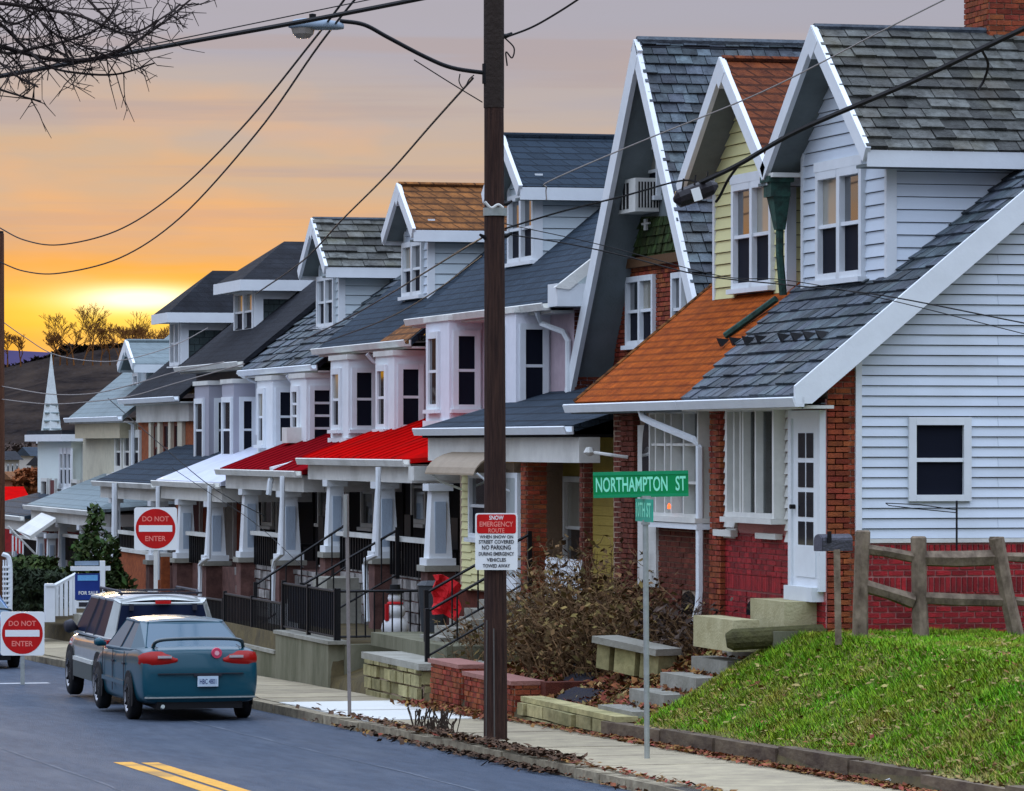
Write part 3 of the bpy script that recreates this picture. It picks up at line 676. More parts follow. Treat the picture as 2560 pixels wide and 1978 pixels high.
# cream dormer of the second house
wB = (*rx(1842, 1942, 436, 740, 19.05),)
gable_dormer(A2, 19.05, 58.1, 61.5, 2.10, 3.80, 5.45, 18.6, .35, 25, sidingy, sidingy, brownr, None, face_holes=[(wB[0] + .01, wB[1] - .01, wB[2], wB[3])], pieces=(.17, .17), lim=160)
mid = (wB[0] + wB[1]) / 2
window(fA, wB[0], mid + .04, wB[2] + .12, wB[3] - .1, A2, white, gls, glsd, n=.0, proud=.09, cas=.10)
window(fA, mid - .04 + .003, wB[1], wB[2] + .12, wB[3] - .1, A2, white, gls, glsd, n=.0, proud=.093, cas=.10)
MB().box(fA, wB[0] - .03, wB[1] + .03, wB[3] - .1, wB[3] + .03, 0, .1).build('window_head', white, A2)
# copper rain head and pipe between the dormers
yc = 57.75
rh = MB().b(18.62, 18.9, yc - .17, yc + .17, 3.40, 3.60).b(18.58, 18.94, yc - .21, yc + .21, 3.60, 3.68)
rh.add([(18.66, yc - .15, 3.4), (18.9, yc - .15, 3.4), (18.9, yc + .15, 3.4), (18.66, yc + .15, 3.4), (18.74, yc - .07, 2.95), (18.86, yc - .07, 2.95), (18.86, yc + .07, 2.95), (18.74, yc + .07, 2.95)], [(0, 1, 5, 4), (1, 2, 6, 5), (2, 3, 7, 6), (3, 0, 4, 7), (4, 5, 6, 7), (3, 2, 1, 0)])
rh.build('rain_head', copper, A2)
downspout([(18.8, yc, 2.98), (18.8, yc, 2.6), (18.85, yc, 2.05)], A2, copper, .055)
downspout([(18.75, yc, 2.0), (18.45, yc + .35, 1.72), (18.2, yc + .6, 1.5)], A2, copper, .05, 'copper_gutter_piece')
MB().b(18.6, 19.05, 57.45, 58.05, 3.66, 3.72).build('valley_flashing', whitew, A1)
# chimneys
def chimney(par, x0, x1, y0, y1, z0, z1, lim=80, mat=brickm, cap=True):
    MB().b(x0, x1, y0, y1, z0, z1).build('chimney', mortar, par)
    ch = par
    tile(fy(y0), rect(x0, x1, z0, z1), 'brick', mat, par, .215, .075, .014, .014, 0, .02, lim=COUNT.get((par.name, 'brick'), 0) + lim, nj=.2)
    tile(fx(x0), rect(-y1, -y0, z0, z1), 'brick', mat, par, .215, .075, .014, .014, 0, .02, lim=COUNT.get((par.name, 'brick'), 0) + 0, nj=.2)
    if cap: MB().b(x0 - .05, x1 + .05, y0 - .05, y1 + .05, z1, z1 + .1).build('chimney_cap', conc, par)
cx = xy(2472, 55.6)
chimney(A1, cx, cx + .95, 55.6, 56.5, 4.8, 6.7, 110)

# ---- house with the steep slate gable
B = thing('gabled_house', 'tall house with steep slate gable, green shingles and an air conditioner', 'house', (22, 66, -3), 'houses along the street')
YB, ZB, XBf, XBw = 66.2, 6.28, 19.2, 19.82
tB = 1.33
MB().prism(fx(XBw), [(-70.0, -3), (-62.75, -3), (-62.75, ZB - tB * (YB - 62.75) - .1), (-YB, ZB - .1), (-70.0, ZB - tB * (70 - YB) - .1)], -7, 0).build('wall', brickd, B)
fb = fx(XBw)
aB = math.atan(tB); LB = 4.12 / math.cos(aB)
fn = slopeN(YB - 4.12, ZB - tB * 4.12, tB); fF = slopeF(YB + 4.12, ZB - tB * 4.12, tB)
MB().prism(fn, rect(XBf, 28, 0, LB), -.12, 0).build('roof', asphd, B); MB().prism(fF, rect(-28, -XBf, 0, LB), -.12, 0).build('roof', asphd, B)
tile(fn, rect(XBf - .02, 24.2, .6, LB), 'slate', slate, B, .24, .20, .012, -.02, 0, .05, wedge=True, nj=.35, rj=.1, lim=300, jw=.15)
for f_, s in ((fn, 1), (fF, -1)):
    x0, x1 = (XBf - .05, XBf + .03) if s == 1 else (-XBf - .03, -XBf + .05)
    MB().prism(f_, rect(x0, x1, -.1, LB + .03), -.13 - (.06 if s == 1 else .14), .05).build('barge_board', white, B)
    x0, x1 = (XBf + .03, XBw) if s == 1 else (-XBw, -XBf - .03)
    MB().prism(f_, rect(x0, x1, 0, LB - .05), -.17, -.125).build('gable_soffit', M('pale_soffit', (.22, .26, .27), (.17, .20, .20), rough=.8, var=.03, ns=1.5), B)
MB().prism(fx(XBf - .055), [(-YB, ZB + .05), (-YB - .2, ZB - .2 * tB + .02), (-YB, ZB - .5), (-YB + .2, ZB - .2 * tB + .02)], -.12, 0).build('apex_block', white, B)
MB().tube([(XBf, YB, ZB + .04), (28, YB, ZB + .04)], .07, 6).build('ridge_cap', slate, B)
MB().b(23.2, 27.9, YB - .5, YB - .05, 5.75, 6.02).build('ridge_flashing', conc, B)
def UB(px): return -yx(px, XBw)
def ZBp(py, px): return zz(py, XBw, yx(px, XBw))
bw = [(UB(1574), UB(1643), ZBp(862, 1608), ZBp(690, 1608)), (UB(1688), UB(1738), ZBp(862, 1712), ZBp(680, 1712))]
tile(fb, [(-69.9, -.3), (-62.9, -.3), (-62.9, ZBp(664, 1640)), (-69.3, ZBp(664, 1640))], 'brick', brickm, B, .215, .075, .016, .016, 0, .022, lim=300, holes=bw, nj=.2)
for q in bw:
    m_ = (q[0] + q[1]) / 2
    window(fb, q[0], m_ + .03, q[2], q[3], B, white, gls, glsd, proud=.08, cas=.09); window(fb, m_ - .03 + .003, q[1], q[2], q[3], B, white, gls, glsd, proud=.083, cas=.09)
mossm = M('mossy_green_shingles', (.05, .075, .02), (.02, .03, .01), rough=.95, var=.4, ns=5, bump=.4, hue=.03)
tile(fb, [(UB(1560), ZBp(640, 1560)), (UB(1735), ZBp(640, 1735)), (UB(1712), ZBp(540, 1700)), (UB(1574), ZBp(545, 1574))], 'shingle', mossm, B, .16, .14, .01, -.02, .01, .06, wedge=True, lim=120, nj=.3)
MB().box(fb, UB(1558), UB(1738), ZBp(664, 1640), ZBp(640, 1640), 0, .12).build('wood_band', M('brown_board', (.12, .06, .025), var=0), B)
MB().prism(fb, [(UB(1574), ZBp(545, 1574)), (UB(1712), ZBp(540, 1712)), (-YB + .3, ZB - .6), (-YB - .3, ZB - .6)], 0, .02).build('attic_wall', soffit, B)
aw = (UB(1620), UB(1656), ZBp(492, 1640), ZBp(362, 1640))
window(fb, *aw, B, white, gls, glsd, n=.02, proud=.07, cas=.08)
f_ = fb
acx0, acx1, acz0, acz1 = UB(1600), UB(1652), ZBp(535, 1620), ZBp(452, 1620)
ac = MB().box(f_, acx0, acx1, acz0, acz1, .03, .42).build('air_conditioner', whitew, B)
vm = MB()
for i in range(7): vm.box(Fr((XBw - .2, -acx1, 0), (1, 0, 0), (0, 0, 1)), -.17 + i * .05, -.145 + i * .05, acz0 + .06, acz1 - .06, 0, .006)
for i in range(4): vm.box(f_, acx0 + .08 + i * .2, acx0 + .2 + i * .2, acz0 + .06, acz1 - .06, .42, .426)
vm.build('vent_slots', iron, ac)
MB().box(f_, UB(1624), UB(1629), ZBp(576, 1626), ZBp(548, 1626), .06, .1).box(f_, UB(1618), UB(1636), ZBp(562, 1626), ZBp(557, 1626), .061, .099).build('cross_ornament', whitew, B)
MB().b(23.5, 24.2, YB + .3, YB + .9, 5.9, 6.62).build('small_chimney', whitew, B)
MB().b(23.45, 24.25, YB + .25, YB + .95, 6.62, 6.68).build('small_chimney_cap', iron, B)
# lower return of the gable on the far side
# porch
pf = 17.35
MB().prism(fx(0), [(-72.3, -3.0), (-62.7, -3.0), (-62.7, -2.3), (-72.3, -2.3)], -19.8, -17.6).build('porch_floor', brickd, B)
sp_ = slopeX(17.2, .28, .3)
MB().prism(sp_, [(-72.4, 0), (-62.65, 0), (-62.65, 2.7), (-72.0, 2.7)], -.1, 0).build('porch_roof', asphr, B)
gutter(62.65, 72.4, 17.14, .26, B)
MB().b(17.3, 17.62, 62.7, 72.3, -.28, .1).build('porch_beam', whitew, B)
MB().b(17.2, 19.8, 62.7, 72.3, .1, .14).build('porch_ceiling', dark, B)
MB().b(18.3, 19.79, 62.76, 72.0, -2.3, .1).build('porch_back_wall', olive, B)
tile(fx(18.3), rect(-67, -62.8, -2.3, .1), 'siding_board', olive, B, 60, .15, 0, .006, 0, .02, wedge=True, lim=150)
window(fx(18.3), -yx(1420, 18.3), -yx(1475, 18.3), -2.1, zz(1193, 18.3, 65), B, whitew, gls, n=.02)
def pier(par, X0, X1, Ya, Yb, z0, z1, lim, mat=brickd, mo=mortar):
    MB().b(X0, X1, Ya, Yb, z0, z1).build('pillar', mo, par)
    l0 = COUNT.get((par.name, 'brick'), 0)
    tile(fy(Ya), rect(X0, X1, z0, z1), 'brick', mat, par, .21, .0735, .014, .014, 0, .02, lim=l0 + lim, nj=.2)
    tile(fx(X0), rect(-Yb, -Ya, z0, z1), 'brick', mat, par, .21, .0735, .014, .014, 0, .02, lim=l0, nj=.2)
pier(B, 17.42, 17.74, 66.2, 66.5, -3.0, -.28, 90, brickm); pier(B, 17.42, 17.56, 62.9, 63.05, -3.0, -.28, 60)
# closed cream vestibule with awning
vest = thing('vestibule', 'small cream sided porch room with white door under a beige awning', 'porch', (17.9, 69, -2.9))
MB().b(17.5, 19.45, 67.3, 70.85, -2.4, -.30).build('wall', mortar, vest)
fv = fx(17.5)
def UV(px): return -yx(px, 17.5)
def ZV(py, px): return zz(py, 17.5, yx(px, 17.5))
tile(fv, rect(UV(1157), UV(1181), ZV(1475, 1170), ZV(1180, 1170)), 'siding_board', sidingy, vest, 60, .125, 0, .006, 0, .03, wedge=True)
tile(fv, rect(UV(1181), UV(1262), ZV(1475, 1200), ZV(1345, 1200)), 'siding_board', sidingy, vest, 60, .125, 0, .006, 0, .03, wedge=True)
window(fv, UV(1180), UV(1240), ZV(1345, 1200), ZV(1182, 1200), vest, white, gls, glsd)
MB().box(fv, UV(1262), UV(1302), ZV(1500, 1280), ZV(1182, 1280), 0, .06).build('door', white, vest)
MB().box(fv, UV(1268), UV(1296), ZV(1440, 1280), ZV(1195, 1280), .06, .066).build('door_pane', curt, vest)
MB().b(17.48, 19.45, 67.28, 70.9, -.30, .08).build('upper_panel', yellowtan, vest)
aw_ = MB(); P = []
for i in range(7):
    t = i / 6; P.append((17.45 - .62 * math.sin(t * 1.4), -.12 - .42 * (1 - math.cos(t * 1.4))))
for i in range(6):
    (a, c), (b, d) = P[i], P[i + 1]
    aw_.prism(fy(0), [(a, c), (b, d), (b, d - .03), (a, c - .03)], -70.6, -67.3)
awn = aw_.build('awning', beige, vest)
MB().tube([(17.45, 67.32, -.75), (17.1, 67.32, -.62), (16.9, 67.32, -.46)], .02, 5).build('awning_bracket', white, vest)
MB().tube([(17.45, 70.55, -.75), (17.1, 70.55, -.62), (16.9, 70.55, -.46)], .02, 5).build('awning_bracket', white, vest)
# ================================================================== THE ROW DOWN THE STREET
XW, XBAY = 19.2, 18.6
f19 = fx(19.9)
def row_house(label, Y0, Y1, zE, wallm, roofm, tanr=PA, Xr=22.5, slates=0, gz=-3.1, X0=XW, gut=True, group='houses along the street'):
    h = thing('row_house', label, 'house', ((X0 + 24) / 2, (Y0 + Y1) / 2, gz), group)
    MB().b(X0, 26.5, Y0 + .01, Y1 - .01, gz, zE - .05).build('wall', wallm, h)
    xe = X0 - .4; zr = zE + tanr * (Xr - xe)
    MB().prism(fy(0), [(xe, zE), (Xr, zr), (2 * Xr - xe, zE), (2 * Xr - xe, zE - .14), (Xr, zr - .16), (xe, zE - .12)], -Y1 + .005, -Y0 - .005).build('roof', roofm, h)
    if slates:
        f = slopeX(xe, zE, tanr)
        tile(f, rect(-Y1, -Y0, -.04, 4.0), 'slate', slate, h, .34, .26, .014, -.02, 0, .05, wedge=True, nj=.4, rj=.1, lim=slates, jw=.15)
    if gut: gutter(Y0 + .02, Y1 - .02, xe - .06, zE - .02, h, whitew if rnd() < .5 else white)
    MB().b(xe + .02, X0, Y0 + .02, Y1 - .02, zE - .18, zE - .14).build('soffit', whitew, h)
    return h
def bay(h, Ya, Yb, z0, z1, m, fw, sw, Xb=XBAY, frame=white, lat=True, gl=None, rails=(.5,)):
    """box bay: Ya near, Yb far; fw front window (z0,z1), sw near-side window"""
    MB().b(Xb, XW + .05, Ya, Yb, z0, z1).build('bay', m, h)
    MB().b(Xb - .05, XW, Ya - .05, Yb + .05, z0 - .22, z0).build('bay_base', white, h)
    MB().b(Xb - .04, XW, Ya - .04, Yb + .04, z1, z1 + .10).build('bay_cornice', whitew, h)
    f = fx(Xb)
    for a, b in fw: window(f, -Yb + a, -Yb + b, sw[2], sw[3], h, frame, gls, gl, proud=.05, cas=.12, rails=rails)
    if sw: window(fy(Ya), Xb + sw[0], Xb + sw[1], sw[2], sw[3], h, frame, glsd, gl, proud=.05, cas=.10, rails=rails)
def zY(py, px, X): return zz(py, X, yx(px, X))

# C: blue-grey roof, mauve wall
Cc = row_house('row house with blue grey roof, pale blue sided dormer and mauve front with white bays', 69.9, 79.9, zY(783, 1140, 18.8), M('pale_mauve_wall', (.48, .38, .42), var=.03), asphr)
for Ya, Yb in ((76.1, 77.9), (71.4, 73.2)):
    bay(Cc, Ya, Yb, .42, 2.2, M('lilac_white_paint', (.74, .75, .80), var=.03, namt=.2), [(.25, 1.1)], (.06, .56, .62, 2.02))
q = rx(1280, 1344, 486, 655, 19.9); m_ = (q[0] + q[1]) / 2
gable_dormer(Cc, 19.9, 74.9, 76.8, 3.05, 4.52, 5.47, 19.5, .32, 23.2, sidingb, sidingb, asphr, None, X0m=18.8, z0m=2.3, pieces=(.17, .20), lim=120, face_holes=[(q[0] + .01, q[1] - .01, q[2], q[3])])
window(f19, q[0], m_ + .03, q[2], q[3], Cc, white, gls, glsd, proud=.09, cas=.10); window(f19, m_ - .03 + .003, q[1], q[2], q[3], Cc, white, gls, glsd, proud=.093, cas=.10)
# hipped end return at the near corner of that roof
MB().prism(fy(69.6), [(18.9, 2.6), (19.4, 3.0), (20.4, 3.55), (20.9, 3.1), (20.9, 2.55)], -.3, 0).build('roof_return', M('pale_grey_trim', (.42, .48, .48), var=.03), Cc)
MB().b(18.75, 20.6, 69.3, 69.9, 2.25, 2.62).build('cornice_return', white, Cc)
MB().prism(fy(69.28), [(18.7, 2.55), (20.2, 3.7), (20.2, 3.5), (18.95, 2.52)], -.1, 0).build('rake_board', whitew, Cc)
tile(fy(69.9), rect(XW, 20.6, -.3, 2.2), 'brick', brickd, Cc, .22, .075, .016, .016, .0, .02, lim=120)
downspout([(18.75, 70.6, 2.2), (18.85, 70.7, 2.0), (19.1, 70.2, 1.85), (19.14, 70.05, 1.7), (19.14, 70.05, .6)], Cc, white, .05)
downspout([(18.75, 73.9, 2.1), (18.9, 74.0, 1.95), (19.12, 74.1, 1.8), (19.12, 74.1, .5)], Cc, white, .05)
# D
Dd = row_house('row house with brown shingled dormer roof and white double bays', 79.9, 88.3, zY(862, 880, 18.8), M('old_rose_wall', (.34, .20, .19), var=.03, stain=.3), asphr)
for Ya, Yb in ((80.45, 82.05), (84.45, 86.1)):
    bay(Dd, Ya, Yb, .12, 1.66, white, [(.22, 1.05)], (.06, .56, .28, 1.5))
q = rx(1014, 1064, 604, 740, 19.9); m_ = (q[0] + q[1]) / 2
gable_dormer(Dd, 19.9, 83.0, 85.0, 2.75, 4.15, 5.06, 19.5, .30, 23.2, sidingw, sidingb, brownt, None, X0m=18.8, z0m=1.9, pieces=(.17, .20), lim=120, face_holes=[(q[0] + .01, q[1] - .01, q[2], q[3])])
window(f19, q[0], m_ + .03, q[2], q[3], Dd, white, gls, glsd, proud=.09, cas=.10); window(f19, m_ - .03 + .003, q[1], q[2], q[3], Dd, white, gls, glsd, proud=.093, cas=.10)
MB().prism(slopeX(18.75, 1.86, PA), [(-82.6, 0), (-80.0, 0), (-80.0, 2.0), (-80.9, 2.2)], 0, .06).build('rusty_roof_patch', brownt, Dd)
downspout([(18.72, 83.3, 1.75), (18.85, 83.3, 1.6), (19.1, 83.2, 1.5), (19.13, 83.2, .2)], Dd, white, .05)
# E
Ee = row_house('row house with old slate roof, slate dormer and glazed white bays', 88.3, 96.2, zY(918, 690, 18.8), M('grey_plaster', (.30, .27, .28), var=.03, stain=.3), asphd, slates=230)
for i, (Ya, Yb) in enumerate(((87.95 + .5, 89.75 + .3), (91.95, 93.65))):
    bay(Ee, Ya, Yb, -.18, 1.36, white, [(.2, .95)], (.06, .58, -.02, 1.2), rails=(.25, .5, .75) if i == 0 else (.5,))
acE = MB().b(XBAY - .3, XBAY, 88.95, 89.5, .02, .34).build('air_conditioner', whitew, Ee)
q = rx(800, 843, 690, 818, 19.9); m_ = (q[0] + q[1]) / 2
gable_dormer(Ee, 19.9, 91.1, 93.1, 2.4, 3.75, 4.78, 19.5, .34, 23.2, sidingb, sidingb, asphd, (slateold, .42, .26, 400, .06), X0m=18.8, z0m=1.6, pieces=(.17, .20), lim=120, face_holes=[(q[0] + .01, q[1] - .01, q[2], q[3])])
window(f19, q[0], m_ + .03, q[2], q[3], Ee, white, gls, glsd, proud=.09, cas=.10); window(f19, m_ - .03 + .003, q[1], q[2], q[3], Ee, white, gls, glsd, proud=.093, cas=.10)
downspout([(18.72, 91.0, 1.45), (18.85, 91.0, 1.3), (19.13, 90.9, 1.15), (19.13, 90.9, .0)], Ee, white, .05)
# F, G: hip dormers
def hip_dormer(h, Ya, Yb, z0, ze, zr, X0m, z0m, q, Xo=19.45, Xf=19.9, Xp=20.8, Xe=23.5):
    side = M('dark_green_slate_cladding', (.07, .10, .10), (.04, .055, .055), var=.1, ns=3, bump=.3, shingle=(.25, .18, .012, .7, .4))
    MB().b(Xf, Xe, Ya, Yb, z0, ze - .05).build('dormer_wall', side, h)
    Yc = (Ya + Yb) / 2; a, b = Ya - .4, Yb + .4
    V = [(Xo, a, ze), (Xo, b, ze), (Xe, b, ze), (Xe, a, ze), (Xp, Yc, zr), (Xe, Yc, zr)]
    MB().add(V, [(0, 4, 1), (0, 3, 5, 4), (1, 4, 5, 2), (3, 2, 5), (0, 1, 2, 3)]).build('dormer_roof', asphd, h)
    MB().b(Xo - .03, Xe, a - .03, a + .04, ze - .24, ze + .01).build('fascia', white, h)
    MB().b(Xo - .03, Xo + .04, a + .04, b, ze - .24, ze + .01).build('fascia', white, h)
    MB().b(Xo + .04, Xe, a + .04, b, ze - .22, ze - .18).build('eave_soffit', whitew, h)
    for yy in (Ya, Yb): MB().b(Xf - .06, Xf + .14, yy - .05, yy + .05, z0, ze - .2).build('corner_board', white, h)
    MB().b(Xf, Xe - 1, Ya - .03, Ya, ze - .42, ze - .24).build('frieze_board', white, h)
    m_ = (q[0] + q[1]) / 2
    window(f19, q[0], m_ + .03, q[2], q[3], h, white, gls, glsd, proud=.09, cas=.12); window(f19, m_ - .03 + .003, q[1], q[2], q[3], h, white, gls, glsd, proud=.093, cas=.12)
Ff = row_house('row house with dark hipped dormer and grey sided bays with white framed windows', 96.2, 104.2, zY(908, 540, 18.8), M('dark_wall', (.05, .045, .05), var=.03), asphd)
for Ya, Yb in ((94.9 + 1.4, 97.0 + .7), (98.9 + .4, 100.9 + .2)):
    bay(Ff, Ya, Yb, -.55, 1.35, sidinggr, [(.15, 1.3)], (.12, .5, -.4, 1.05), gl=glsd)
hip_dormer(Ff, 100.2, 102.7, 2.1, 3.78, 4.76, 18.8, 1.6, rx(593, 641, 724, 834, 19.9))
downspout([(18.7, 96.4, 1.6), (18.9, 96.3, 1.45), (19.13, 96.25, 1.35), (19.13, 96.25, .2)], Ff, white, .05)
Gg = row_house('brick row house with dark hipped dormer and tall cream shutters', 104.2, 112.4, zY(990, 430, 18.8), brickm, asphd)
hip_dormer(Gg, 109.8, 111.3, 1.7, 3.30, 4.42, 18.8, 1.1, rx(432, 456, 800, 916, 19.9))
fw_ = fx(XW)
MB().box(fw_, -111.9, -104.4, .55, 1.0, 0, .14).build('frieze_board', whitew, Gg)
for px in (383, 405, 432, 458):
    wd = .16 if px < 440 else .3
    MB().box(fw_, -yx(px, XW) - wd, -yx(px, XW) + wd, -.8, .55, 0, .09).build('shutter', M('cream_shutter', (.6, .55, .42), var=.05), Gg)
for px in (394, 419, 445):
    window(fw_, -yx(px, XW) - .35, -yx(px, XW) + .35, -.7, .5, Gg, M('brown_frame', (.12, .03, .02), var=0), gls, proud=.04, cas=.06)
# H: next, grey-green dormer
Hh = row_house('far row house with grey green gabled dormer and cream wall', 112.4, 121.5, zY(1040, 280, 18.8), M('cream_wall', (.60, .56, .42), var=.03, stain=.2), greyr, group='houses along the street')
gable_dormer(Hh, 19.9, 115.2, 116.9, 1.35, 2.12, 2.72, 19.5, .35, 23.5, sidingb, sidingb, greyr, None, X0m=18.8, z0m=.8, siding_tiles=False)
window(f19, *rx(339, 352, 930, 985, 19.9), Hh, white, gls, glsd, proud=.09, cas=.12)
for px in (300, 322, 345):
    window(fw_, *rx(px - 9, px + 9, 1075, 1180, XW), Hh, whitew, gls, glsd, proud=.06, cas=.2)
MB().box(fw_, -121, -113.5, .15, .55, 0, .3).build('frieze_board', M('cream_trim', (.55, .48, .33), var=.03), Hh)
downspout([(18.8, 112.7, .7), (19.1, 112.6, .5), (19.1, 112.6, -1.5)], Hh, white, .06)
# I: white house with side wall to the camera
Ih = thing('white_house', 'far white house with pale green side wall and flat cornice', 'house', (22, 128, -4.6), 'houses along the street')
xi = xy(178, 124.5)
MB().b(xi, 24, 124.5, 131, -4.6, zz(1096, 20, 124.5)).build('wall', M('pale_green_siding', (.70, .78, .75), var=.03, namt=.1), Ih)
zc = zz(1086, 20, 124.5)
MB().b(xi - .35, 24.2, 124.1, 131.3, zc - .2, zc).build('cornice', white, Ih); MB().b(xi - .3, 24.1, 124.2, 131.2, zc, zc + .12).build('roof', asphd, Ih)
fi = fx(xi)
for px in (157, 167, 177): window(fi, *rx(px - 6, px + 5, 1120, 1222, xi), Ih, white, gls, glsd, proud=.05, cas=.18)
fi2 = fy(124.5)
for px in (208, 268):
    a = xy(px, 124.5); downspout([fi2.p(a, zc - .25, .08), fi2.p(a, -2.6, .08)], Ih, whitew, .05)
window(fi2, xy(228, 124.5), xy(242, 124.5), -1.3, -.2, Ih, white, gls, proud=.05, cas=.12)

# ------------------------------------------------------------------ porches
def column(par, X, Y, z0, z1, w0=.27, w1=.20, m=white):
    mb = MB()
    P0 = [(X - w0, Y - w0, z0 + .12), (X + w0, Y - w0, z0 + .12), (X + w0, Y + w0, z0 + .12), (X - w0, Y + w0, z0 + .12)]
    P1 = [(X - w1, Y - w1, z1 - .12), (X + w1, Y - w1, z1 - .12), (X + w1, Y + w1, z1 - .12), (X - w1, Y + w1, z1 - .12)]
    mb.add(P0 + P1, [(0, 1, 5, 4), (1, 2, 6, 5), (2, 3, 7, 6), (3, 0, 4, 7), (3, 2, 1, 0), (4, 5, 6, 7)])
    c = mb.build('column', m, par)
    MB().b(X - w0 - .06, X + w0 + .05, Y - w0 - .06, Y + w0 + .05, z0, z0 + .12).build('base', m, c)
    MB().b(X - w1 - .07, X + w1 + .07, Y - w1 - .07, Y + w1 + .07, z1 - .12, z1).build('capital', m, c)
    # blue-grey panel on the camera-facing side only
    MB().b(X - w1 + .05, X + w1 - .05, Y - w0 * .96 - .004, Y - w0 * .7, z0 + .2, z1 - .3).build('panel', M('blue_grey_column_face', (.38, .46, .55), var=.03, namt=.2), c)
    return c
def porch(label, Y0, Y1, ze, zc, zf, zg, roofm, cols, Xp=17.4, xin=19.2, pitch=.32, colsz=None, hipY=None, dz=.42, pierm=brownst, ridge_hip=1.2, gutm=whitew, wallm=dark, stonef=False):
    p = thing('porch', label, 'porch', ((Xp + xin) / 2, (Y0 + Y1) / 2, zg), 'porches along the row')
    xo = Xp - .25
    # roof with hipped ends
    t = ze + pitch * (xin - xo)
    V = [(xo, Y0 - .1, ze), (xo, Y1 + .1, ze), (xin, Y0 + ridge_hip, t), (xin, Y1 - .1, t), (xin, Y0 - .1, ze + .15), (xin, Y1 + .1, ze + .3)]
    MB().add(V + [(v[0], v[1], v[2] - .08) for v in V], [(0, 2, 3, 1), (0, 4, 2), (6, 7, 9, 8), (0, 1, 7, 6), (1, 3, 9, 7), (0, 6, 10, 4), (6, 8, 10)]).build('porch_roof', roofm, p)
    gutter(Y0, Y1, xo - .05, ze - .02, p, gutm)
    MB().b(Xp - .18, Xp + .22, Y0 + .15, Y1 - .15, ze - dz, ze - .1).build('porch_beam', whitew, p)
    MB().b(Xp + .23, xin, Y0 + .15, Y0 + .40, ze - dz, ze - .1).build('porch_beam', whitew, p)
    MB().b(Xp + .22, xin, Y0 + .1, Y1 - .1, ze - .12, ze - .09).build('porch_ceiling', M('shaded_beadboard', (.10, .095, .085), var=.03), p)  # ceiling coloured dark to deepen the shade under the porch roof
    if roofm in (redr, redd):
        k_ = int((Y1 - Y0 - ridge_hip) / .62)
        for i_ in range(k_ + 1):
            yy_ = Y0 + ridge_hip + .05 + i_ * .62
            MB().tube([(xo, yy_ - .02, ze + .008), (xin, yy_, t + .008)], .012, 4).build('roof_seam', roofm, p)
    MB().b(Xp + .1, xin + .02, Y0 + .02, Y1 - .02, zg, zf).build('porch_floor', brownst, p)
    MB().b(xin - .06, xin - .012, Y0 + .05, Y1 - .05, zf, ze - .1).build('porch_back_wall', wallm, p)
    fb_ = fx(xin - .06)
    n = max(1, int((Y1 - Y0) / 4))
    for k in range(n):
        y = Y0 + (k + .5) * (Y1 - Y0) / n
        window(fb_, -y - 1.5, -y - .3, zf + .8, zf + 2.2, p, whitew, gls, proud=.06, cas=.1)
        MB().box(fb_, -y + .3, -y + 1.25, zf + .02, zf + 2.15, 0, .05).build('door', M('porch_door_%d' % (k % 3), [(.30, .28, .25), (.12, .03, .03), (.22, .20, .20)][k % 3], var=.05), p)
        MB().box(fb_, -y + .2, -y + .29, zf + .02, zf + 2.2, 0, .08).build('door_jamb', whitew, p)
        MB().box(fb_, -y + 1.26, -y + 1.35, zf + .02, zf + 2.2, 0, .08).build('door_jamb', whitew, p)
    for px, top, bot, wd in cols:
        y = yx(px, Xp); zb = zz(bot, Xp, y); zt = ze - dz
        column(p, Xp, y, zb, zt, wd, wd * .72)
        MB().b(Xp - .24, Xp + .24, y - .24, y + .24, zg - .2, zb - .1).build('pier', pierm, p)
        MB().b(Xp - .30, Xp + .30, y - .30, y + .30, zb - .1, zb).build('pier_cap', conc, p)
    if stonef:
        tile(fx(Xp + .1), rect(-Y1 + .05, -Y0 - .05, zg, zf), 'stone', M('grey_foundation_stone', (.34, .32, .30), (.14, .13, .12), rough=.9, var=.45, ns=4, bump=.4, bs=10), p, .34, .19, .03, .03, -.01, .04, nj=.8, jw=.35, rj=.2, lim=130)
    # low wall between piers
    ys = sorted(yx(c[0], Xp) for c in cols)
    for a, b in zip(ys, ys[1:]):
        if b - a > 3.2:
            MB().b(Xp - .05, Xp + .12, a + .26, b - .26, zf + .6, zf + .68).build('porch_rail', whitew, p)
            for i in range(int((b - a - .6) / .22)):
                piece('baluster', fx(Xp), -(b - .35) + i * .22, -(b - .35) + i * .22 + .04, zf, zf + .6, -.05, -.01, iron, p)
    return p
Pc = porch('porch with bright red metal roof, white tapered columns and stone piers', 73.0, 81.9, -.25, 0, -2.30, -3.3, redr,
           [(1095, 0, 1413, .20), (962, 0, 1395, .20), (838, 0, 1380, .18)], pitch=.36, ridge_hip=1.4, stonef=True)
Pd = porch('porch with dark red metal roof between the bright red and white roofs', 82.0, 90.2, -.50, 0, -2.45, -3.5, redd, [(722, 0, 1400, .20), (625, 0, 1393, .19)], pitch=.38, ridge_hip=1.2, stonef=True)
Pe = porch('porch with pale lilac painted metal roof next to the dark red one', 90.3, 97.9, -.80, 0, -2.6, -3.9, palem, [(538, 0, 1402, .20), (464, 0, 1395, .19)], pitch=.40, ridge_hip=.3)
Pf = porch('porch with dark grey roof over a brick front left of the pale one', 98.0, 106.4, -.88, 0, -2.75, -4.2, asphr, [(395, 0, 1400, .19), (290, 0, 1500, .12)], pitch=.42, ridge_hip=.2, wallm=brickm)
Pg = porch('far porch with grey roof, white posts and white gutter', 107.0, 118.0, -1.62, 0, -3.0, -4.6, greyr, [(256, 0, 1400, .18), (214, 0, 1440, .18), (157, 0, 1500, .14)], pitch=.40, pierm=brickm, wallm=M('pale_porch_wall', (.45, .5, .5), var=.03))
